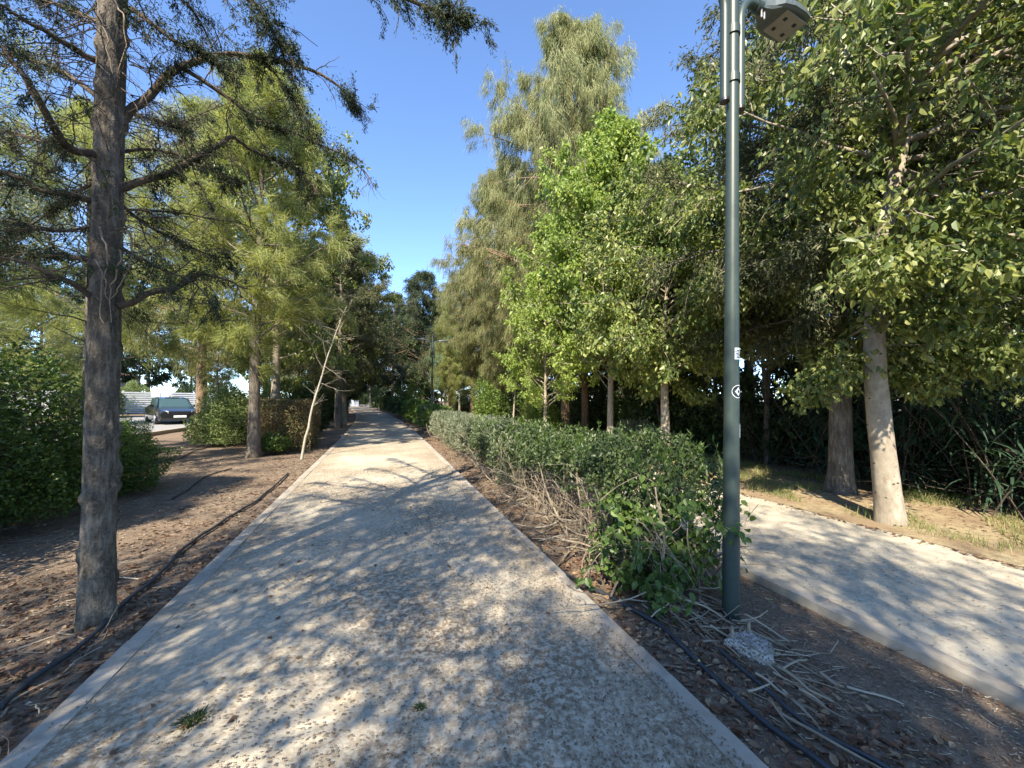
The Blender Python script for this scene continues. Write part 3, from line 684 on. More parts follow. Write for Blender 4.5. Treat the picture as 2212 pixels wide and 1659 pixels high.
for k_, y_ in enumerate((15, 20.5, 35, 42, 50, 60)): place(b2, 'shrub', (-19.4-(k_ % 2), y_, 0), k_*1.1, 1.25+.15*(k_ % 3), ['garden bush beyond the white fence, far left', 'garden bush beyond the white fence left of the house', 'garden bush beyond the white fence right of the porch', 'garden bush far along the street', 'garden bush farther along the street', 'farthest garden bush along the street'][k_], 'garden bushes beyond the fence')
place(b2, 'shrub', (-6.3, 20.0, -.03), 2.3, .9, 'bright bush end next to the parked dark car', 'sunlit bushes by the street')
g_hb = gen_shrub(43, .78, 1.15, 1.42, 26000, 'rhomb', .055, box=True, stems=16, bumpy=.10, shell=.4)
shrub_obj('clipped_hedge', g_hb, 'lf_brown', (-2.72, 13.3, -.02), 'brownish clipped box hedge behind the thin leaning sapling', 'hedge')
g_sm = gen_shrub(44, .42, .35, .45, 1500, 'rhomb', .07, stems=10)
sm = shrub_obj('small_shrub', g_sm, 'lf_bush', (-2.75, 11.9, -.03), 'low green sprouts at the foot of the pale trunk by the brown hedge')
sm2 = gen_shrub(45, 1.0, .8, 1.9, 9000, 'rhomb', .10, stems=10)
s2 = shrub_obj('shrub', sm2, 'lf_dark', (-3.2, 18.2, -.03), 'dark undergrowth bush left of the path behind the paired trunks', group='dark undergrowth along the left row')
GU = 'dark undergrowth along the left row'
for x, y, rz, s, lb in ((-9, 90, 1, 3.0, 'wall of dark bush behind the white wall, left'), (-5, 93, 2, 3.2, 'wall of dark bush straight behind the white wall'), (-1, 88, 3, 3.0, 'wall of dark bush behind the white wall, right'), (-3.5, 22, 1, 1.2, 'dark undergrowth bush in the left row about level with the second lamp'), (-3.3, 28, 2, 1.3, 'dark undergrowth bush in the left row past the second lamp'), (-4.0, 34, 3, 1.4, 'dark undergrowth bush in the left row before the farthest lamp'),
                       (-4.4, 41, 4, 1.5, 'dark undergrowth bush on the left just past the farthest lamp'), (-5.4, 50, 5, 1.7, 'far dark undergrowth bush on the left near the path end'), (-6.2, 60, 0, 2.0, 'farthest undergrowth bush on the left beside the white wall')):
    place(s2, 'shrub', (x, y, -.03), rz, s, lb, GU)

# ---- right row beyond the second path: trunks stand where the photo shows them
g_kurB = gen_tree(51, 8.0, .142, 2.1, 2.7, prof_round, 90, .12, -.30, 16, 4, 19, .085, 'broad', .088, tpts=[(0,0,0),(-.33,.05,2.4),(-.25,-.1,4),(.7,-.35,8)], fs0=.03, off=(.9, -.45), seccurve=-.5, sides=30, flare=1.16, hires=2)
tree_obj('kurrajong_tree', g_kurB, 'bark_pale', 'lf_kur', at_ground(1925, 1128), 0, 'big broadleaf tree with thick pale leaning trunk at the verge, nearest on the right')
g_cypR = gen_tree(52, 12.0, .165, 2.2, 2.9, prof_egg, 96, .12, -.15, 12, 4, 32, .08, 'spray', .095, off=(-.1, -.1), wob=.05, seccurve=-.9, sides=30, flare=1.4, hires=2)
tree_obj('cypress_tree', g_cypR, 'bark_cyp', 'lf_cyp_grey', at_ground(1815, 1068), .3, 'huge cypress with thick fluted brown trunk just left of the pale leaning trunk')
g_kurA = gen_tree(53, 5.2, .115, 1.85, 2.3, prof_round, 66, .35, -.15, 12, 4, 16, .085, 'broad', .10, wob=.08, seccurve=-.6)
locK = np.array([6.15, 7.2, .05])
kurA = tree_obj('kurrajong_tree', g_kurA, 'bark_pale', 'lf_kur', locK, 1.4, 'drooping dark-leaved tree with slim whitish trunk left of the lamp post')
def mk(px, Yguess): return np.array([0, 0, 0])
def on_row(px, X):   # a spot at world x = X that stands at column px
    d = ray(px, 862); t = X/d[0]; return np.array([X, d[1]*t, ghz(X, d[1]*t)])
g_lime = gen_tree(54, 9.0, .09, 1.7, 3.5, prof_cone, 92, .6, .3, 10, 4, 16, .075, 'broad', .11, wob=.05, seccurve=.1)
lime = tree_obj('lime_leaved_tree', g_lime, 'bark_pale', 'lf_lime', on_row(1318, 5.9), 0, 'tall pointed lime-green tree with slim pale trunk, the highest of the lime-leaved ones', group='lime-leaved trees')
place(lime, 'lime_leaved_tree', on_row(1178, 5.2), 2.0, .68, 'shorter lime-green tree left of the tall pointed one', 'lime-leaved trees')
g_casR = gen_tree(55, 16.6, .2, 2.6, 4.6, prof_full, 126, .5, -.35, 12, 4, 32, .10, 'weep', .34, wob=.12, seccurve=-.8, flare=1.3)
casR = tree_obj('weeping_casuarina', g_casR, 'bark_brown', 'lf_cas', on_row(1222, 7.1), 0, 'tallest tree, grey-green weeping crown over a thick red-brown trunk, top at the picture edge')
GC = 'weeping trees of the right row'
place(casR, 'weeping_casuarina', on_row(1264, 8.0), 2.0, .80, 'weeping tree with red-brown trunk just right of the thickest brown trunk', GC)
place(casR, 'weeping_casuarina', on_row(1137, 7.6), 3.3, .78, 'weeping tree with narrow brown trunk over the bright green shrub', GC)
place(casR, 'weeping_casuarina', on_row(1085, 8.2), 4.3, 1.06, 'weeping casuarina whose branches hang lowest, left of the lime-leaved trees', GC)
place(casF, 'weeping_casuarina', on_row(1020, 8.6), 1.3, 1.15, 'weeping tree behind the blue-green shrub tree', GC)
place(casF, 'weeping_casuarina', on_row(975, 7.6), 2.3, 1.1, 'weeping tree right behind the second lamp', GC)
g_pine = gen_tree(56, 10.5, .14, 1.4, 2.8, prof_cone, 70, .5, .4, 10, 4, 18, .12, 'plume', .34, seccurve=.3)
pine = tree_obj('pine_tree', g_pine, 'bark_brown', 'lf_cas_bright', (7.0, 31.0, 0), 0, 'soft light-green pine right of the second lamp', group='light green pines')
place(pine, 'pine_tree', (6.2, 37.5, 0), 2, 1.05, 'light-green pine left of the nearer pine', 'light green pines')
place(pine, 'pine_tree', (4.9, 29.5, 0), 4, .52, 'low light-green pine hanging toward the path between the two far lamps', 'light green pines')
g_teal = gen_tree(57, 5.6, .10, 1.2, 2.4, prof_round, 44, .4, 0, 9, 4, 12, .12, 'lance', .20)
teal = tree_obj('blue_green_tree', g_teal, 'bark_pale', 'lf_teal', on_row(993, 6.4), 0, 'round blue-green tree low between the second lamp and the weeping branches')
place(brdF, 'broadleaf_tree', (5.6, 45.0, 0), 1.2, 1.0, 'dark broadleaf crown on the right behind the farthest lamp', GR)
place(brdF, 'broadleaf_tree', (3.4, 54.0, 0), 2.2, 1.1, 'dark crown meeting the left row above the path', GR)
place(casF, 'weeping_casuarina', (4.2, 62.0, 0), 3.2, 1.05, 'farthest weeping crown on the right of the path', GR)
place(brdF, 'broadleaf_tree', (-2.0, 72.0, 0), 4.2, 1.0, 'dark crown right of the white wall at the path end', GR)
place(cypB, 'cypress_tree', (7.6, 52, 0), 4.2, 1.2, 'far dark cypress top in the right row', GR)
# second row, behind
GS = 'second row behind the right trees'
SR = [(cypA, 'cypress_tree', 11.2, 5.2, 1.0, 'dark cypress behind the big pale leaning trunk'), (brdL, 'broadleaf_tree', 11.4, 2.2, 1.0, 'shaded broadleaf tree at the right picture edge behind the reeds'),
      (brdL, 'broadleaf_tree', 10.6, 8.8, 1.05, 'broadleaf tree behind the lamp post crown gap'), (cypA, 'cypress_tree', 10.2, 11.8, .95, 'cypress behind the drooping dark-leaved tree'),
      (brdF, 'broadleaf_tree', 11.5, 15.0, 1.0, 'shaded broadleaf tree behind the tall pointed lime tree'), (brdF, 'broadleaf_tree', 11.8, 21.0, 1.0, 'shaded broadleaf tree behind the weeping trees'),
      (cypA, 'cypress_tree', 10.8, 27.5, 1.0, 'cypress behind the blue-green tree'), (brdF, 'broadleaf_tree', 10.5, 35.0, 1.0, 'shaded broadleaf tree behind the light-green pines'),
      (cypB, 'cypress_tree', 15.0, 8.0, 1.0, 'dark cypress deep behind the row, right of the lamp'), (cypB, 'cypress_tree', 14.5, 17.0, 1.0, 'dark cypress deep behind the row, left of the lamp')]
for k, (s, nm, x, y, sc, lb) in enumerate(SR): place(s, nm, (x, y, 0), k*1.7, sc, lb, GS)
# slim trunks in the shade
def slim(px, X, Hh, r, label, seed, bk='bark_cyp', fork=False):
    loc = on_row(px, X); t = empty('young_tree', loc); tag(t, label, 'tree', 'slim trunks in the shade of the right row')
    rg = np.random.default_rng(seed); q = trunk_pts(rg, Hh, (rg.uniform(-.5, .5), .1), .12, 12)
    g = Geo().tubes(q, np.linspace(r, r*.4, 12), 8); lush = Hh > 5.2
    if fork: q2 = q.copy(); q2[3:, 0] -= np.linspace(.05, .7, 9); g.tubes(q2, np.linspace(r*.8, r*.3, 12), 8)
    g.obj('trunk', MT[bk], t, smooth=True)
    n = 26; a, b = along(np.repeat(q[None], n, 0), rg.uniform(.45, 1, n)); br = grow(rg, a, nrm(rvec(rg, n)+[0, 0, .3]), rg.uniform(.4, 1.1, n)*(1.5 if lush else 1), 5, -.2, .2)
    Geo().tubes(br, np.full((n, 1), .009)*np.linspace(1, .3, 5)[None], 4).obj('branches', MT[bk], t)
    m_ = 260 if lush else 60; k = n*m_; i = np.repeat(np.arange(n), m_); a, b = along(br[i], rg.uniform(.1, 1, k)); cg = Geo(); put_leaves(cg, rg, a+rg.normal(size=(k, 3))*(.22 if lush else .12), b, 'broad', .10); cg.obj('crown', MT['lf_kur' if lush else 'lf_dark'], t)
slim(1657, 8.6, 5.6, .07, 'forked shaded trunk with sunlit leafy crown, right of the lamp before the reeds', 1, fork=True)
slim(1560, 9.3, 4.2, .05, 'slim shaded trunk just left of the lamp pole', 2)
slim(1430, 8.4, 4.6, .05, 'slim shaded trunk between the two whitish trunks', 3)
slim(1108, 6.6, 4.6, .05, 'slim pale trunk below the hanging weeping branches', 4, 'bark_pale')
slim(951, 6.4, 5.0, .11, 'pale trunk just right of the second lamp pole', 5, 'bark_brown')
slim(917, 6.9, 5.0, .09, 'pale trunk just left of the second lamp pole', 6, 'bark_pale')
slim(1730, 9.6, 4.0, .04, 'thin shaded trunk close left of the huge cypress', 7)
# understory belt and reeds
g_und = gen_shrub(61, 1.5, 1.3, 2.5, 11000, 'rhomb', .11, stems=24, bumpy=.3, stemr=.012)
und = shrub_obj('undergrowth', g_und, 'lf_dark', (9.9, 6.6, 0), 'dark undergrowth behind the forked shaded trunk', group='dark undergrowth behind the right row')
GD = 'dark undergrowth behind the right row'
UN = [(9.7, 8.9, 'dark undergrowth behind the slim whitish trunk'), (9.6, 11.2, 'dark undergrowth below the drooping dark-leaved crown'), (9.9, 13.6, 'dark undergrowth behind the tall lime tree trunk'),
      (9.8, 16.2, 'dark undergrowth behind the thick red-brown trunk'), (9.9, 19.2, 'dark undergrowth behind the narrow brown trunk'), (9.7, 23.0, 'dark undergrowth under the weeping branches'), (9.3, 27.5, 'dark undergrowth behind the blue-green tree trunk'),
      (8.8, 33.0, 'dark undergrowth behind the trunk right of the second lamp'), (8.2, 40.0, 'dark undergrowth between the two far lamps'), (5.0, 48.0, 'dark undergrowth behind the farthest lamp'), (2.6, 58.0, 'dark undergrowth at the right of the path end'),
      (12.6, 4.2, 'dark undergrowth behind the reeds at the right'), (12.2, 7.4, 'dark undergrowth behind the huge cypress trunk'), (12.9, 1.6, 'dark undergrowth at the right picture edge')]
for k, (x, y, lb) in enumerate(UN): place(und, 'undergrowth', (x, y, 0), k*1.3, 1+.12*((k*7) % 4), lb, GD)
g_brt = gen_shrub(62, .85, .8, 1.7, 9000, 'rhomb', .085, stems=14, bumpy=.6, shell=.8)
brt = shrub_obj('shrub', g_brt, 'lf_bright', on_row(1165, 5.9)-[0, 0, .0], 'bright green shrub at the foot of the thick red-brown trunk', group='bright shrubs under the right row')
place(brt, 'shrub', on_row(1062, 7.2), 1, 1.5, 'tall bright green shrub between narrow trunks under the weeping branches', 'bright shrubs under the right row')
place(brt, 'shrub', (2.3, 33.5, 0), 2, 1.35, 'bright green shrub at the foot of the farthest lamp', 'bright shrubs under the right row')
g_fern = gen_shrub(63, .9, .7, .75, 5000, 'lance', .12, stems=8)
shrub_obj('low_shrub', g_fern, 'lf_grey', on_row(1375, 7.0), 'low greyish shrub behind the hedge between the two whitish trunks')
def reed_clump(seed, n, W, D, Hh):
    rg = np.random.default_rng(seed)
    root = np.stack([rg.uniform(-W, W, n), rg.uniform(-D, D, n), np.full(n, -.05)], -1); hh = Hh*rg.uniform(.5, 1.1, n)
    st = grow(rg, root, nrm(np.stack([rg.normal(0, .28, n), rg.normal(0, .28, n), np.ones(n)], -1)), hh, 7, -.15, .06)
    sg = Geo().tubes(st, np.full((n, 1), .009)*np.linspace(1, .4, 7)[None], 4)
    m = n*20; i = np.repeat(np.arange(n), 20); a, b = along(st[i], rg.uniform(.15, 1, m)); az = rg.uniform(0, 6.28, m)
    d = nrm(np.stack([np.cos(az), np.sin(az), rg.uniform(.2, 1.1, m)], -1)); L = rg.uniform(.35, .75, m)
    bl = grow(rg, a, d, L, 5, -1.5, .06); w = np.array([.9, 1, .8, .5, .05])*.017
    side = nrm(np.cross(d, UPV))[:, None]*w[None, :, None]
    v = np.stack([bl-side, bl+side], 2).reshape(m, 10, 3); off = (np.arange(m)*10)[:, None, None]
    q = np.array([(2*j, 2*j+1, 2*j+3, 2*j+2) for j in range(4)])[None]+off
    lg = Geo().add(v, q.reshape(-1, 4)); return sg, lg
g_rd = reed_clump(71, 120, 1.3, .8, 2.4)
rd = shrub_obj('reed_clump', g_rd, 'lf_reed', (9.3, 4.6, .05), 'reeds just right of the pale leaning trunk', 'reeds', 'reed bed at the right', stem='limb_dark')
for x, y, rz, lb in ((8.9, 2.7, .5, 'reeds at the right picture edge'), (10.6, 3.4, 1.2, 'reeds behind the front ones at the right edge'), (9.6, 6.4, 2.6, 'reeds behind the huge cypress trunk'), (10.9, 5.2, 3.0, 'rear reeds right of the leaning trunk')):
    place(rd, 'reed_clump', (x, y, .05), rz, 1.0, lb, 'reed bed at the right')
rg = np.random.default_rng(72); n = 170
root = np.stack([rg.uniform(7.8, 10.2, n), rg.uniform(1.0, 5.6, n), rg.uniform(.05, .5, n)], -1)
br = grow(rg, root, nrm(np.stack([rg.normal(size=n), rg.normal(size=n), rg.uniform(-.1, .6, n)], -1)), rg.uniform(.5, 1.5, n), 6, -.25, .12)
tag(Geo().tubes(br, np.full((n, 1), .007)*np.linspace(1, .3, 6)[None], 4).obj('fallen_canes', MT['limb_dark']), 'tangle of dead canes lying at the foot of the reeds', 'dead canes', kind='stuff')

# ---- trees behind the viewer, the same rows going on: they throw the dappled shade on the near path
GBH = 'rows going on behind the viewer'
g_loose = gen_tree(38, 7.4, .12, 2.4, 2.6, prof_round, 40, .4, 0, 10, 4, 9, .19, 'broad', .09, seccurve=-.4)
loose = tree_obj('loose_tree', g_loose, 'bark_cyp', 'lf_kur', (0, 0, 0), 0, 'x')
BH = [(cypA, 'cypress_tree', -8.8, .2, .8), (loose, 'feathery_tree', -3.6, -.9, .85), (loose, 'feathery_tree', -3.4, -6.0, 1.0), (loose, 'feathery_tree', .6, -7.4, .95), (loose, 'feathery_tree', -6.0, -3.0, 1.1), (loose, 'feathery_tree', -.2, -5.4, .62), (loose, 'feathery_tree', 3.6, -6.4, .9), (loose, 'feathery_tree', -1.6, -5.2, 1.05), (cypA, 'cypress_tree', -5.2, -8.2, 1.0)]
BL_ = ['loose leafy tree close behind the viewer in the median', 'dark cypress by the street behind the viewer', 'loose leafy tree right behind the viewer on the left', 'loose leafy tree behind the viewer, second of the left row', 'loose leafy tree straight behind the viewer', 'loose leafy tree behind the viewer nearer the street', 'loose leafy tree behind the viewer in the median', 'loose leafy tree behind the viewer past the right path', 'dark cypress far behind the viewer on the left']
for k, (s, nm, x, y, sc) in enumerate(BH): place(s, nm, (x, y, 0), k*2.1, sc, BL_[k], GBH)
bpy.data.objects.remove(loose.children[0]); [bpy.data.objects.remove(c) for c in list(loose.children)]; bpy.data.objects.remove(loose)

# ================================================================== median hedge
def hedge_long(name, label, x0, x1, y0, y1, H, n, kind, size, leaf, seed, under=.0, sag=.12, group=None, stems=60, stem='twig_pale', leaf2=None, f2=0):
    """clipped hedge strip between two y's; under = bare leg height on the path side"""
    rg = np.random.default_rng(seed); xc = (x0+x1)/2; yc = (y0+y1)/2
    t = empty(name, (xc+center_x(yc), yc, -.06)); tag(t, label, 'hedge', group)
    w = (x1-x0)/2; l = (y1-y0)/2
    # points on the cross section (rounded box), pushed in by a random depth
    messy = stems > 100
    a = rg.uniform(-.28, math.pi+.28, n); ca, sa = np.cos(a), np.sin(a); pw = .55
    cxs = np.sign(ca)*np.abs(ca)**pw; cz = np.sign(sa)*np.abs(sa)**pw
    y = rg.uniform(-l, l, n); dep = 1-rg.uniform(0, 1, n)**1.6*.55
    nb = np.array([mnoise.noise(Vector((c*1.2+seed, yy*1.5, z*1.4))) + .6*mnoise.noise(Vector((c*4+seed, yy*4.5, z*4))) for c, yy, z in zip(cxs, y, cz)])
    dep = dep*(1+(.34 if messy else .20)*nb)
    end = np.clip((l-np.abs(y))/.30, 0, 1)**.5
    x = cxs*w*dep*(.55+.45*end); z = H*(.5+.5*cz*dep)*(.78+.22*end)
    if messy: z = z*np.array([1+.20*mnoise.noise(Vector((a_*1.7+seed, b_*1.9, 3)))+.08*mnoise.noise(Vector((a_*6, b_*6, 3))) for a_, b_ in zip(x, y)])
    z = np.where(z < H*.5, z*.9+.05, z)
    keep = np.ones(n, bool)
    if under: keep = ~((cxs < -.2) & (z < under*(1+.5*nb)) ) & ~((z < under*.8) & (rg.uniform(size=n) < .75))
    if messy: keep |= (y < -l+.75) & (rg.uniform(size=n) < .7)
    keep &= nb > (-.24 if messy else -.52)
    yw = y+yc
    p = np.stack([x+cxa(yw)-center_x(yc), y, z], -1)[keep]; out = nrm(np.stack([cxs, np.zeros(n), cz+.3], -1))[keep]
    if leaf2:
        m2 = rg.uniform(size=len(p)) < f2
        g = Geo(); put_leaves(g, rg, p[m2], out[m2], 'lance', size*1.35); g.obj('foliage', MT[leaf2], t); p, out = p[~m2], out[~m2]
    g = Geo()
    put_leaves(g, rg, p, out, kind, size); g.obj('foliage', MT[leaf], t)
    if messy:
        ks = 90; rs = np.stack([rg.uniform(-w*.8, w*.8, ks), rg.uniform(-l, l, ks), rg.uniform(H*.75, H*.95, ks)], -1); sh = grow(rg, rs, nrm(np.stack([rg.normal(0, .3, ks), rg.normal(0, .3, ks), np.ones(ks)], -1)), rg.uniform(.1, .32, ks), 5, 0, .12)
        i = np.repeat(np.arange(ks), 16); aa, bb = along(sh[i], rg.uniform(.1, 1, ks*16)); g = Geo(); put_leaves(g, rg, aa, bb, 'lance', size*1.25); g.tubes(sh, np.full((ks, 1), .0025)*np.ones((1, 5)), 3); g.obj('new_shoots', MT['lf_bush'], t)
    root = np.stack([rg.uniform(-w*.75, w*.6, stems), rg.uniform(-l, l, stems), np.full(stems, 0.)], -1)
    d = nrm(np.stack([rg.normal(-.15, .38, stems), rg.normal(0, .38, stems), np.ones(stems)], -1))
    st = grow(rg, root, d, H*rg.uniform(.6, 1.0, stems), 8, -.1, .17)
    sg = Geo().tubes(st, rg.uniform(.006, .014, stems)[:, None]*np.linspace(1, .35, 8)[None], 5)
    k = stems*7; i = np.repeat(np.arange(stems), 7); aa, bb = along(st[i], rg.uniform(.05, .9, k))
    tw = grow(rg, aa, nrm(bb*.5+rvec(rg, k)), rg.uniform(.12, .45, k), 5, -.3, .2)
    sg.tubes(tw, rg.uniform(.0022, .005, k)[:, None]*np.linspace(1, .4, 5)[None], 4)
    sg.obj('bare_stems', MT[stem], t)
    return t
hedge_long('hedge', 'near end of the median hedge, dark green creeper over dry stems beside the lamp', 1.85, 3.08, 2.48, 5.6, 1.10, 22000, 'broad', .052, 'lf_hedge', 81, under=.60, stems=190, group='hedges between the two paths', leaf2='lf_dark', f2=.22)
hedge_long('hedge', 'middle stretch of the median hedge, dark leaves over pale dry stems', 1.85, 3.0, 5.45, 9.2, 1.05, 24000, 'broad', .062, 'lf_hedge', 82, under=.36, stems=130, group='hedges between the two paths', leaf2='lf_grey', f2=.3)
hedge_long('hedge', 'pale grey-green sunlit stretch of the median hedge', 1.80, 2.95, 9.0, 15.6, 1.05, 26000, 'lance', .13, 'lf_grey', 83, under=.18, stems=70, group='hedges between the two paths')
hedge_long('hedge', 'dark box-clipped hedge with pink flowers at the foot of the second lamp', 1.75, 3.0, 16.8, 21.5, 1.25, 15000, 'lance', .14, 'lf_bush', 84, stems=30, group='hedges between the two paths')
hedge_long('hedge', 'rounded dark hedge block past the second lamp', 1.65, 3.0, 22.6, 29.0, 1.45, 12000, 'rhomb', .15, 'lf_bush', 85, stems=20, group='hedges between the two paths')
hedge_long('hedge', 'dark hedge beside the farthest lamp', 1.6, 2.9, 31, 41, 1.5, 9000, 'rhomb', .2, 'lf_dark', 86, stems=20, group='hedges between the two paths')
hedge_long('hedge', 'farthest hedge at the path end', 1.5, 2.9, 43, 62, 1.6, 9000, 'rhomb', .28, 'lf_dark', 87, stems=20, group='hedges between the two paths')
BLB = ['pink blossom on top of the box-clipped hedge, nearest but one', 'pink blossom on the path side of the box-clipped hedge', 'pink blossom highest and nearest on the box-clipped hedge', 'pink blossom farthest back on the box-clipped hedge top', 'pink blossom lowest on the near face of the box-clipped hedge']
# pink blossoms on the flowering hedge
for i, (x, y, z) in enumerate([(1.85, 17.6, 1.12), (1.80, 18.4, .98), (2.05, 17.1, 1.18), (2.0, 19.2, 1.16), (1.78, 17.2, .82)]):
    rg = np.random.default_rng(300+i); g = Geo(); n = 16
    put_leaves(g, rg, np.array([x, y, z-.0])+rg.normal(size=(n, 3))*.025, rvec(rg, n), 'rhomb', .07)
    tag(g.obj('blossom', MT['flower']), BLB[i], 'flower', 'pink blossoms on the hedge')
# big-leaved creeper spilling at the hedge's near foot
rg = np.random.default_rng(91); t = empty('creeper', (2.25, 2.62, -.05)); tag(t, 'large-leaved green creeper spilling to the ground beside the lamp foot', 'creeper')
n = 44; az = rg.uniform(2.2, 5.6, n); root = np.stack([rg.normal(0, .22, n), rg.normal(.05, .14, n), rg.uniform(.1, .7, n)], -1)
vn = grow(rg, root, np.stack([np.cos(az)*.5, np.sin(az)*.5, rg.uniform(.1, .6, n)], -1), rg.uniform(.25, .6, n), 8, -1.2, .12)
Geo().tubes(vn, np.full((n, 1), .004)*np.linspace(1, .5, 8)[None], 5).obj('vines', MT['twig_pale'], t)
k = n*42; i = np.repeat(np.arange(n), 42); a, b = along(vn[i], rg.uniform(0, 1, k)); g = Geo(); pos = a+rg.normal(size=(k, 3))*.035; pos[:, 2] = np.maximum(pos[:, 2], .03)
d = nrm(rvec(rg, k)*.6+[-.2, -.3, -.5]); L = rg.uniform(.035, .085, k); g.leaves(pos, d, nrm(rvec(rg, k)*.6+[-.2, -.5, .6]), L, L*.72, L6, L6Q); g.obj('leaves', MT['lf_bush'], t)

# dry cut branches piled against the hedge foot
def sticks(name, label, n, cx0, cx1, cy0, cy1, l0, l1, r0, r1, zmax, seed, m='twig_mix', head=None, flat=.12):
    rg = np.random.default_rng(seed)
    x = rg.uniform(cx0, cx1, n); y = rg.uniform(cy0, cy1, n)
    z = np.array([ghz(a, b) for a, b in zip(x, y)])+rg.uniform(.006, zmax, n)
    az = rg.uniform(0, 6.28, n) if head is None else rg.normal(head, .55, n)
    br = grow(rg, np.stack([x, y, z], -1), np.stack([np.cos(az), np.sin(az), rg.normal(0, flat, n)], -1), rg.uniform(l0, l1, n), 7, -.02, .12)
    gz = np.array([[ghz(p[0], p[1]) for p in b] for b in br]); br[:, :, 2] = np.maximum(br[:, :, 2], gz+.006)
    g = Geo().tubes(br, rg.uniform(r0, r1, n)[:, None]*np.linspace(1, .55, 7)[None], 6)
    o = g.obj(name, MT[m]); return tag(o, label, 'sticks', kind='stuff')
sticks('cut_branches', 'tangle of dry cut branches at the hedge foot left of the lamp', 70, 1.66, 2.3, 2.3, 5.6, .2, .75, .004, .011, .22, 5, flat=.35)
sticks('dry_sticks', 'long dry sticks and vine stems strewn past the lamp foot', 70, 1.85, 2.45, 1.35, 2.6, .10, .42, .0025, .0085, .06, 6, head=-1.1)
sticks('dry_sticks', 'short dry sticks littering the left soil by the hose', 60, -3.2, -1.55, 1.2, 4.5, .1, .45, .0025, .006, .03, 16)
sticks('twig_litter', 'small dry twigs scattered over the soil strip', 1100, 1.56, 3.08, .6, 7, .02, .08, .0012, .003, .012, 7, head=-.9)
sticks('twig_litter', 'small twigs scattered on the soil left of the path', 1300, -4.5, -1.47, 1.2, 9, .03, .16, .0012, .003, .012, 8)

# ================================================================== leaf litter (nobody could count it)
def litter(name, label, n, fx, leaf, size, seed, curl=.3, zoff=.006, kindm='litter', wide=.65, patchy=None):
    rg = np.random.default_rng(seed); xy = fx(rg, n)
    if patchy is not None:
        nz = np.array([mnoise.noise(Vector((a*1.3, b*.9, 5)))+.5*mnoise.noise(Vector((a*5, b*4, 1))) for a, b in xy]); xy = xy[rg.uniform(size=n) < np.clip(.45+1.5*(nz+patchy-.1), .06, 1)]
    n = len(xy)
    z = np.array([max(ghz(a, b), -.2) for a, b in xy])
    c = cxa(xy[:, 1]); xr = xy[:, 0]-c
    z = np.where((xr > -1.45) & (xr < 1.52), np.where(np.abs(xr) > 1.33, .012, .004), z); z = np.where((xr > 3.24) & (xr < 5.7), -.008, z)
    pos = np.stack([xy[:, 0], xy[:, 1], z+zoff*rg.uniform(.6, 1.6, n)], -1)
    az = rg.uniform(0, 6.28, n); d = np.stack([np.cos(az), np.sin(az), rg.normal(0, curl*.5, n).clip(-.1, .6)], -1)
    nn = nrm(np.stack([rg.normal(0, curl, n), rg.normal(0, curl, n), np.ones(n)], -1)); L = size*rg.uniform(.45, 1.35, n)
    g = Geo().leaves(pos, d, nn, L, L*wide, L6 if leaf == 'six' else RH, L6Q if leaf == 'six' else RHQ)
    return tag(g.obj(name, MT[kindm]), label, 'leaf litter', kind='stuff')
def band(x0, x1, y0, y1, p=1.0, near=1.0):
    def f(rg, n):
        y = y0+(y1-y0)*rg.uniform(0, 1, n)**near; x = x0+(x1-x0)*rg.uniform(0, 1, n)**p
        return np.stack([x+cxa(y), y], -1)
    return f
litter('leaf_litter', 'reddish dead leaves along the right edge of the path', 4200, band(1.52, 2.5, .5, 16, 1.2, 1.0), 'six', .042, 101, curl=.5, zoff=.012)
litter('leaf_litter', 'reddish dead leaves along the left edge of the path', 3600, band(-1.455, -2.6, .8, 16, 1.3, 1.4), 'six', .045, 102)
litter('leaf_litter', 'pale dead leaves and chips over the left soil', 9000, band(-1.5, -5.5, .5, 14, .9, 1.3), 'rh', .03, 103, kindm='chips')
litter('leaf_litter', 'pale chips over the soil strip between the paths', 15000, band(1.54, 3.08, .4, 8, .9, 1.2), 'rh', .020, 104, kindm='chips', wide=.35)
litter('leaf_litter', 'brown leaf scraps over the soil strip', 3500, band(1.54, 3.08, .4, 9, .9, 1.2), 'rh', .026, 105, curl=.5, patchy=.0)
litter('leaf_litter', 'dead leaves along the verge of the right path', 6000, band(5.6, 7.6, .8, 14, 1.3, 1.2), 'rh', .05, 106)
litter('leaf_litter', 'small dark crumbs scattered over the path', 52000, band(-1.4, 1.45, .7, 9, 1.0, 1.5), 'rh', .015, 107, curl=.15, zoff=.002, kindm='crumbs', wide=.5, patchy=.12)
litter('leaf_litter', 'brown crumbs gathered near the right kerb of the path', 9000, band(1.45, .55, .9, 9, 1.5, 1.3), 'rh', .016, 108, curl=.15, zoff=.002, kindm='crumbs', wide=.55)
litter('leaf_litter', 'sparse crumbs on the right path', 2500, band(3.25, 5.7, .9, 9, 1, 1.2), 'rh', .016, 109, curl=.15, zoff=.002, kindm='crumbs', wide=.5)
litter('leaf_litter', 'curled reddish leaves caught between the hose and the lamp foot', 900, band(1.55, 2.35, .9, 3.4, 1.0, 1.0), 'six', .042, 111, curl=.7, zoff=.012)
sticks('dry_sticks', 'short broken sticks fallen over the lamp footing', 40, 2.05, 2.55, 1.55, 2.25, .08, .28, .003, .007, .10, 26)
litter('leaf_litter', 'brown leaves and husks fallen around the near cypress foot', 2600, band(-1.5, -3.2, .8, 4.4, 1.0, 1.0), 'six', .034, 112, curl=.6, zoff=.012)
litter('leaf_litter', 'few fallen leaves lying on the path', 130, band(-1.3, 1.45, .8, 8, 1, 1.2), 'six', .04, 110, zoff=.004)
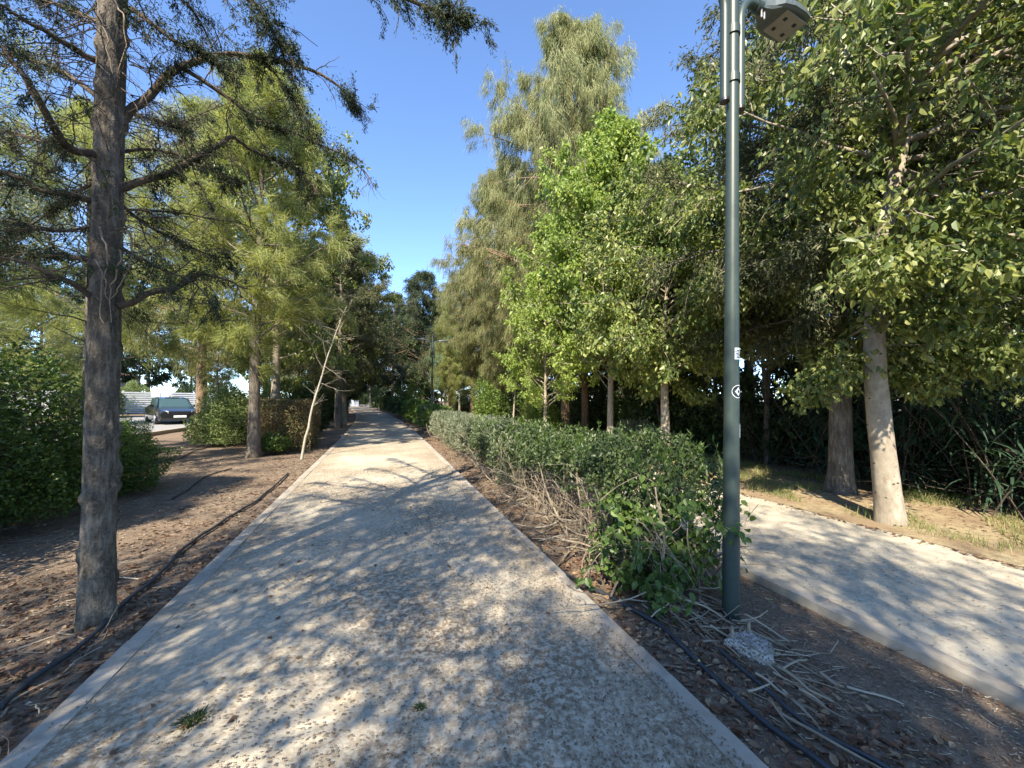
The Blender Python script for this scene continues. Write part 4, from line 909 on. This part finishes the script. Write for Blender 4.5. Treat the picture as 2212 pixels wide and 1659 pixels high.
def grassy(name, label, n, x0, x1, y0, y1, h, seed):
    rg = np.random.default_rng(seed); x = rg.uniform(x0, x1, n); y = rg.uniform(y0, y1, n)
    k = np.array([mnoise.noise(Vector((a*1.1+seed, b*1.1, 0))) for a, b in zip(x, y)]) > -.02; x, y = x[k], y[k]; n = len(x)
    pos = np.stack([x, y, np.array([ghz(a, b) for a, b in zip(x, y)])], -1)
    d = nrm(np.stack([rg.normal(0, .4, n), rg.normal(0, .4, n), np.ones(n)], -1)); g = Geo().leaves(pos, d, rvec(rg, n), h*rg.uniform(.4, 1.3, n), np.full(n, .006), BL, BLQ, BLT)
    return tag(g.obj(name, MT['grass']), label, 'grass', kind='stuff')
grassy('grass', 'thin green and straw grass on the verge around the big trunks', 11000, 6.0, 8.2, 1.2, 7.5, .13, 3)
grassy('grass', 'sparse grass further along the verge', 5000, 6.0, 8.0, 7.5, 14, .12, 5)
def tuft(loc, r, n, h, seed, label, name='grass_tuft', matk='lf_dark'):
    rg = np.random.default_rng(seed); t = np.stack([rg.normal(0, r, n), rg.normal(0, r, n), np.zeros(n)], -1)
    d = nrm(t*[6, 6, 0]/max(r, .01)*.16+rvec(rg, n)*.5+UPV*.45); g = Geo().leaves(t, d, rvec(rg, n), h*rg.uniform(.5, 1.2, n), np.full(n, .006), ND, None, NDT)
    o = g.obj(name, MT[matk], loc=tuple(loc)); return tag(o, label, 'grass tuft')
tuft(gr(420, 1556)+[0, 0, .003], .026, 300, .028, 1, 'dark green tuft on the path at lower left')
tuft(gr(907, 1528)+[0, 0, .003], .010, 90, .02, 2, 'small green tuft on the path near the bottom centre')
tuft(at_ground(2010, 1075), .13, 500, .25, 3, 'bright fresh grass tuft right of the pale leaning trunk', matk='lf_lime')

# ================================================================== street lamps
def arc(c, r, a0, a1, k): return [(c[0]+r*math.cos(a), 0, c[1]+r*math.sin(a)) for a in np.linspace(a0, a1, k)]
def ring_strip(g, r, z0, z1, a0, a1, th=.0015, k=10):
    an = np.linspace(a0, a1, k)
    o = [(math.cos(a)*(r+th), math.sin(a)*(r+th)) for a in an]
    v = [(x, y, z0) for x, y in o]+[(x, y, z1) for x, y in o]
    g.add(v, [(i, i+1, k+i+1, k+i) for i in range(k-1)])
def pr_(z): return .059+(.042-.059)*min(z/3.6, 1)
def make_lamp(label, loc):
    t = empty('street_lamp', loc, R(7)); tag(t, label, 'street lamp', 'twin-armed lamps between the two paths')
    zz = np.array([-.05, 0, .8, 1.6, 2.4, 3.2, 3.6, 4.2, 4.88]); Geo().tubes(np.stack([zz*0, zz*0, zz], -1), np.array([pr_(z) for z in zz]), 28, True).obj('pole', MT['pole'], t, smooth=True)
    for z in (3.78, 4.14):
        Geo().tubes([(0, 0, z-.03), (0, 0, z+.03)], [.052, .052], 28, True).obj('collar', MT['pole'], t)
    for s in (-1, 1):
        pts = [(.088*s, 0, 3.60), (.088*s, 0, 3.9), (.088*s, 0, 4.25)]+[(s*(.088+.17-.17*math.cos(a)), 0, 4.25+.22*math.sin(a)) for a in np.linspace(.15, math.pi/2-.12, 8)]+[(s*.34, 0, 4.475)]
        am = Geo().tubes(pts, np.full(len(pts), .0315), 20, True)
        for z in (3.78, 4.14): am.tubes([(.035*s, 0, z), (.088*s, 0, z)], [.016, .016], 10)
        am = am.obj('arm', MT['pole'], t, smooth=False)
        for p in am.data.polygons: p.use_smooth = len(p.vertices) == 4
        Geo().tubes([(.088*s, 0, 3.585), (.088*s, 0, 3.605)], [.034, .034], 20, True).obj('end_cap', MT['black'], am)
        # luminaire: lofted flat housing
        rings = []
        for u, w, h0, h1 in ((.30, .035, -.03, .035), (.34, .045, -.04, .045), (.40, .075, -.045, .05), (.46, .115, -.035, .058), (.56, .135, -.028, .062), (.70, .135, -.022, .055), (.79, .12, -.015, .045), (.825, .09, -.005, .03)):
            rings.append([(s*u, w*x, 4.485+(h0 if z < 0 else h1)*abs(z)+(u-.3)*.05) for x, z in ((-1, -.6), (-.85, -1), (0, -1.0), (.85, -1), (1, -.6), (1, .35), (.8, .8), (.4, 1), (-.4, 1), (-.8, .8), (-1, .35))])
        hd = Geo().loft(rings if s > 0 else [r[::-1] for r in rings]).obj('lamp_head', MT['lamp_head'], t)
        g = Geo(); g.box(min(s*.52, s*.77), max(s*.52, s*.77), -.095, .095, 4.462, 4.4685+.002); g.obj('light_panel', MT['lamp_lens'], hd)
        g = Geo()
        for u in (.58, .70):
            for yy in (-.045, .045): g.box(s*u-.014, s*u+.014, yy-.012, yy+.012, 4.457, 4.462)
        g.obj('led_module', MT['black'], hd)
        Geo().tubes([(s*.27, 0, 4.466), (s*.335, 0, 4.478)], [.041, .043], 18, True).obj('clamp', MT['pole'], hd)
        g = Geo(); g.tubes([(s*.315, -.02, 4.38), (s*.315, -.02, 4.44)], [.007, .007], 8, True); g.tubes([(s*.35, -.02, 4.38), (s*.35, -.02, 4.445)], [.007, .007], 8, True); g.obj('bolt', MT['silverbolt'], hd)
    Geo().tubes([(0, 0, 4.88), (0, 0, 4.91)], [.045, .03], 20, True).obj('pole_cap', MT['black'], t)
    for c in t.children:
        if not c.name.startswith('pole'): c.location.z += .17
    return t
LPN = gr(1579, 1314); LPN[2] = -.05
lamp = make_lamp('nearest green twin-armed lamp post with stickers, towering over the hedge end', LPN)
lamp2 = copy_tree(lamp); lamp2.location = (2.5, 20.5, -.05); lamp2['label'] = 'second twin-armed lamp, mid distance above the flowering hedge'
lamp3 = copy_tree(lamp); lamp3.location = (1.75, 37.0, -.05); lamp3['label'] = 'farthest and smallest twin-armed lamp against the dark trees'
# stickers, wire (nearest lamp only)
av = math.atan2(-LPN[1], -LPN[0])     # angle on the pole that faces the viewer
def on_pole(z, py=None): return z
def zrow(py): # height on the near lamp seen at image row py
    lo, hi = -.1, 5.0
    for _ in range(40):
        m = (lo+hi)/2; d = np.array([LPN[0], LPN[1], m-CAM_H]); y = CY-831*(d@Up)/(d@F)
        if y > py: lo = m
        else: hi = m
    return lo+.05
z1, z0 = zrow(753), zrow(778)
g = Geo(); ring_strip(g, pr_(z0), z0, z1, av+.25, av+1.35, .0016); st = g.obj('sticker', MT['sticker'], lamp); st['label'] = 'torn whitish sticker with dark blue scrawl'
g = Geo()
for a0, a1, f0, f1 in ((.55, .62, .2, .8), (.62, .95, .72, .80), (.8, .87, .15, .75), (.35, .75, .45, .51), (.9, 1.2, .35, .42), (.5, 1.1, .16, .22), (1.05, 1.12, .3, .9), (.3, .5, .62, .67)):
    ring_strip(g, pr_(z0), z0+(z1-z0)*f0, z0+(z1-z0)*f1, av+a0, av+a1, .0026, 4)
g.obj('scrawl', MT['ink'], st)
def disc(g, r, zc, ac, R0, R1, th, k=36, n=4, diamond=False):
    """ring between R0 and R1 wrapped on the pole"""
    an = np.linspace(0, 2*math.pi, (4 if diamond else k)+1)
    if diamond: an = np.linspace(0, 2*math.pi, 5)+.0
    v = []
    for a in an[:-1]:
        for rr in (R0, R1):
            dx, dz = math.cos(a)*rr, math.sin(a)*rr; aa = ac+dx/r; v.append((math.cos(aa)*(r+th), math.sin(aa)*(r+th), zc+dz*(1.25 if diamond else 1)))
    m = len(v)//2; g.add(v, [(2*i, 2*i+1, 2*((i+1) % m)+1, 2*((i+1) % m)) for i in range(m)])
zc = zrow(846); rp = pr_(zc); ac = av+.82; Rr = abs(zrow(832)-zrow(860))/2
g = Geo(); disc(g, rp, zc, ac, .0005, Rr, .0015); st = g.obj('sticker', MT['white'], lamp); st['label'] = 'round black sticker with white ring and white diamond'
g = Geo(); disc(g, rp, zc, ac, .0005, Rr*.9, .0024); disc(g, rp, zc, ac, .0005, .002, .004); g.obj('sticker_black_field', MT['ink'], st)
g = Geo(); disc(g, rp, zc, ac, Rr*.25, Rr*.55, .0034, diamond=True); g.obj('sticker_diamond', MT['sticker'], st)
g = Geo(); ring_strip(g, pr_(1.3), zrow(945), zrow(915), av+1.12, av+1.4, .0018); st = g.obj('sticker', MT['sticker'], lamp); st['label'] = 'narrow white sticker strip at the pole edge'
zw = zrow(1136); an = np.linspace(0, 6.3, 30); Geo().tubes(np.stack([np.cos(an)*.0625, np.sin(an)*.0625, zw+.012*np.sin(an)], -1), np.full(30, .0012), 5).obj('wire', MT['silverbolt'], lamp)

# speckled concrete footing under dry stems, with anchor bolts
def lump(name, label, loc, sx, sy, sz, m, seed, cat):
    rings = []; k = 22
    for i, ph in enumerate(np.linspace(-.2, math.pi/2-.02, 12)):
        rings.append([(math.cos(a)*math.cos(max(ph, 0))**.45*sx*(1+.5*mnoise.noise(Vector((math.cos(a)*1.6+seed, math.sin(a)*1.6, ph)))), math.sin(a)*math.cos(max(ph, 0))**.45*sy*(1+.5*mnoise.noise(Vector((math.cos(a)*1.6, math.sin(a)*1.6+seed, ph)))), min(math.sin(ph), .72)*sz*(1+.3*mnoise.noise(Vector((math.cos(a)*3, math.sin(a)*3, ph*3))))) for a in np.arange(k)/k*2*math.pi])
    o = Geo().loft(rings).obj(name, m, smooth=True); o.location = tuple(loc); return tag(o, label, cat)
fl = gr(1618, 1385); fl[2] = -.085
ft = lump('concrete_footing', 'white speckled concrete lump with two bolts half under dry stems at the lamp foot', fl, .15, .125, .125, MT['conc'], 3, 'footing')
for x, y in ((-.085, .05), (.075, .065)):
    Geo().tubes([(x, y, .05), (x, y, .165)], [.011, .010], 10, True).obj('anchor_bolt', MT['twig_pale'], ft)

# ================================================================== hoses
def hose(name, label, pts, r, z=.02, emit=(), cap=True):
    w = np.array([gr(x, y, z-.03) for x, y in pts]); w[:, 2] = [ghz(a[0], a[1])+r*1.7 for a in w]
    k = len(w)*8; s = np.linspace(0, len(w)-1, k); i0 = np.arange(len(w))
    q = np.stack([np.interp(s, i0, w[:, i]) for i in range(3)], -1)
    for _ in range(10): q[1:-1] = (q[:-2]+2*q[1:-1]+q[2:])/4
    for j in range(len(q)):
        q[j, 2] = max(q[j, 2], ghz(q[j, 0], q[j, 1])+r*1.7)
    t = Geo().tubes(q, np.full(len(q), r), 12, True).obj(name, MT['hose'], smooth=True); tag(t, label, 'hose')
    for f in emit:
        c = q[int(f*(k-1))]; Geo().tubes([c+[0, 0, r*.6], c+[0, 0, r+.004]], [.008, .006], 8, True).obj('emitter', MT['yellow'], t)
    return t
hose('irrigation_hose', 'black irrigation hose beside the right kerb, starting below the hedge', [(1163,1160),(1168,1180),(1190,1207),(1233,1243),(1295,1276),(1360,1309),(1425,1345),(1470,1385),(1515,1427),(1580,1485),(1640,1535),(1700,1580),(1750,1615),(1800,1655),(1880,1700)], .0135, emit=(.10, .34, .57))
hose('irrigation_hose', 'second dark hose half buried in the soil strip at the bottom right', [(1555,1395),(1600,1432),(1660,1480),(1740,1550),(1810,1590),(1880,1625),(1960,1672)], .011)
hose('irrigation_hose', 'black irrigation hose curving past the near cypress foot', [(0,1528),(70,1465),(150,1415),(215,1362),(262,1308),(315,1268),(360,1225),(385,1192),(420,1168),(470,1135),(515,1105),(555,1083),(590,1052),(622,1022)], .0145)
hose('irrigation_hose', 'thin dark hose crossing the soil right of the big bush', [(372,1076),(400,1062),(425,1040),(460,1022),(500,1012)], .012)
hose('irrigation_hose', 'farther dark hose line on the sunlit soil before the bright bush', [(385,992),(415,975),(450,965),(490,955)], .014)
w = gr(40, 1500); 
def branch_on_ground(px, label):
    w = np.array([gr(x, y) for x, y in px]); w[:, 2] = [ghz(a[0], a[1])+.012 for a in w]
    tag(Geo().tubes(w, np.linspace(.008, .004, len(w)), 7, True).obj('fallen_stick', MT['twig_pale'], smooth=True), label, 'stick')
branch_on_ground([(0,1520),(45,1495),(90,1470),(168,1436)], 'long pale stick on the soil at the lower left edge')
branch_on_ground([(0,1545),(12,1530),(22,1512)], 'short pale stick in the lower left corner')
branch_on_ground([(1345,1395),(1420,1420),(1500,1428),(1540,1415)], 'thick grey stick lying across the hose')
branch_on_ground([(1465,1290),(1500,1325),(1520,1350),(1600,1362),(1660,1365),(1690,1400)], 'thick grey stem arching over the lamp footing')
branch_on_ground([(1655,1440),(1700,1480),(1740,1510)], 'pale peeled stick beside the second hose')

# ================================================================== street side: fence, house, cars, white wall, right building
t = empty('slat_fence', (-20.0, 36, 0), R(-50)); tag(t, 'white fence of horizontal slats across the street at left', 'fence')
for y in np.arange(-18, 8.1, 2.2): Geo().box(-.03, .03, y-.04, y+.04, 0, 1.95).obj('post', MT['white'], t)
g = Geo()
for z in np.arange(.2, 1.9, .17): g.box(.032, .06, -18, 8, z, z+.115)
g.obj('slats', MT['white'], t)
wallm = plain('cream_render', (.62,.56,.44), .85, ns=3); roofm = plain('roof_brown', (.22,.13,.10), .8, ns=9); darkm = plain('dark_opening', (.03,.03,.03), .3)
def house(name, label, loc, W, D, H, rz=0, roof=True, wm=wallm, nwin=4):
    t = empty(name, loc, rz); tag(t, label, 'house')
    Geo().box(-W/2, W/2, -D/2, D/2, 0, H).obj('wall', wm, t)
    if roof:
        v = [(-W/2-.5,-D/2-.5,H),(W/2+.5,-D/2-.5,H),(W/2+.5,D/2+.5,H),(-W/2-.5,D/2+.5,H),(-W/2+2.2,0,H+1.3),(W/2-2.2,0,H+1.3)]
        g = Geo(); g.add(v, [(0,1,5,4),(2,3,4,5),(0,3,2,1)], [(1,2,5),(3,0,4)]); g.obj('roof', roofm, t)
    else:
        g = Geo(); g.box(-W/2-.15, W/2+.15, -D/2-.15, D/2+.15, H, H+.25); g.obj('roof', MT['white'], t)
    for i in range(nwin):
        x = -W/2+W*(i+.5)/nwin
        for z in (1.0,) if H < 4.5 else (.9, 3.4):
            if z+1.3 > H: continue
            f = Geo(); f.box(x-.62, x+.62, -D/2-.04, -D/2-.003, z, z+1.35); fo = f.obj('window', MT['white'], t)
            Geo().box(x-.54, x+.54, -D/2-.055, -D/2-.042, z+.08, z+1.27).obj('pane', MT['glass'], fo)
    return t
hs = house('house', 'cream house with brown roof and porch columns behind the white fence', (-31, 44, 0), 22, 10, 3.7, R(90))
for x in (-6, -3.5, -1):
    Geo().box(x-.14, x+.14, -7.6, -7.3, 0, 3.0).obj('porch_column', plain('column_cream', (.72,.66,.42), .8), hs)
Geo().box(-8, 2, -7.8, -5.05, 3.0, 3.2).obj('porch_roof', MT['white'], hs)

house('white_building', 'white building glimpsed between leaves at the far right', (36, 12, 0), 18, 9, 5.6, R(-90), roof=False, wm=MT['white'], nwin=6)
g = Geo(); g.box(-8.4, -4.4, 84.0, 84.2, -.05, 1.25); tag(g.obj('white_wall', MT['white']), 'low white wall closing the far end of the path', 'wall')
def make_car(label, loc, rz, paint, group=None):
    t = empty('parked_car', loc, rz); tag(t, label, 'car')
    W = .88
    def ring(y, zs, ws): return [(w, y, z) for z, w in zip(zs, ws)]+[(-w, y, z) for z, w in zip(zs[::-1], ws[::-1])]
    sec = [(-2.20, [.35,.45,.60,.66], .78), (-2.12, [.22,.42,.64,.72], .84), (-1.75, [.20,.45,.72,.82], .88), (-.95, [.18,.45,.80,.93], .89), (0, [.18,.45,.84,.96], .9), (1.2, [.18,.45,.86,.98], .9), (1.9, [.22,.48,.86,.96], .87), (2.15, [.30,.5,.82,.90], .80), (2.2, [.4,.55,.75,.8], .74)]
    rings = [ring(y, zs, [w*.94, w, w*.99, w*.86]) for y, zs, w in sec]
    b = Geo().loft([r[::-1] for r in rings]).obj('body', paint, t)
    cab = [(-1.0, .93, .93, .72), (-.35, .93, 1.36, .70), (.3, .93, 1.44, .70), (1.1, .93, 1.40, .68), (1.75, .95, 1.0, .66)]
    rings = [[(.76, y, z0-.03), (w1, y, z1-.03), (w1*.8, y, z1), (-w1*.8, y, z1), (-w1, y, z1-.03), (-.76, y, z0-.03)] for y, z0, z1, w1 in cab]
    Geo().loft([r[::-1] for r in rings]).obj('cabin_glass', MT['glass'], t)
    Geo().add([(-.56,-.33,1.372),(.56,-.33,1.372),(.56,.3,1.452),(-.56,.3,1.452),(.54,1.1,1.412),(-.54,1.1,1.412),(-.56,-.33,1.345),(.56,-.33,1.345),(.54,1.1,1.385),(-.54,1.1,1.385)], [(0,1,2,3),(3,2,4,5),(0,6,7,1),(5,4,8,9)]).obj('roof_panel', paint, t)
    for s in (-1, 1):
        Geo().tubes([(s*.74, -.98, .95), (s*.60, -.34, 1.37)], [.03, .025], 6).obj('pillar', paint, t)
        Geo().loft([[(s*(.48+.27*u), -2.19+.25*u+d, .60+.05*u), (s*(.48+.27*u), -2.19+.25*u+d, .72+.03*u), (s*(.48+.27*u), -2.10+.25*u+d, .72+.03*u), (s*(.48+.27*u), -2.10+.25*u+d, .60+.05*u)] for u, d in ((0, -.02), (.5, -.02), (1, .0))]).obj('headlight', plain('headlight_lens', (.75,.78,.8), .1, .2, .9), t)
        for y in (-1.35, 1.35):
            wq = Geo(); wq.tubes([(s*.66, y, .31), (s*.90, y, .31)], [.31, .31], 26, True); wo = wq.obj('wheel', MT['black'], t)
            Geo().tubes([(s*.895, y, .31), (s*.912, y, .31)], [.20, .19], 20, True).obj('rim', MT['silverbolt'], wo)
        Geo().box(min(s*.84, s*1.0), max(s*.84, s*1.0), -.72, -.60, .92, 1.04).obj('side_mirror', paint, t)
    Geo().box(-.36, .36, -2.225, -2.19, .52, .64).obj('grille', MT['black'], t)
    Geo().box(-.26, .26, -2.235, -2.20, .38, .49).obj('number_plate', MT['white'], t)
    return t
def paintm(n, c):
    m, nt, b, o = mat(n); b.inputs['Base Color'].default_value = (*c, 1); b.inputs['Roughness'].default_value = .25; b.inputs['Metallic'].default_value = .3; b.inputs['Coat Weight'].default_value = .8; return m
make_car('dark parked car nosing out behind the bright bush, before the white fence', (-11.3, 26.9, .03), R(32), paintm('black_paint', (.02,.022,.025)))
make_car('silver parked car glimpsed through the big left bush', (-9.9, 12.2, .03), R(4), paintm('silver_paint', (.55,.58,.62)))
make_car('white parked car glimpsed through leaves at the left picture edge', (-10.0, 6.0, .03), R(2), paintm('white_car_paint', (.78,.79,.8)))
print('verts', sum(len(o.data.vertices) for o in bpy.data.objects if o.type == 'MESH'))
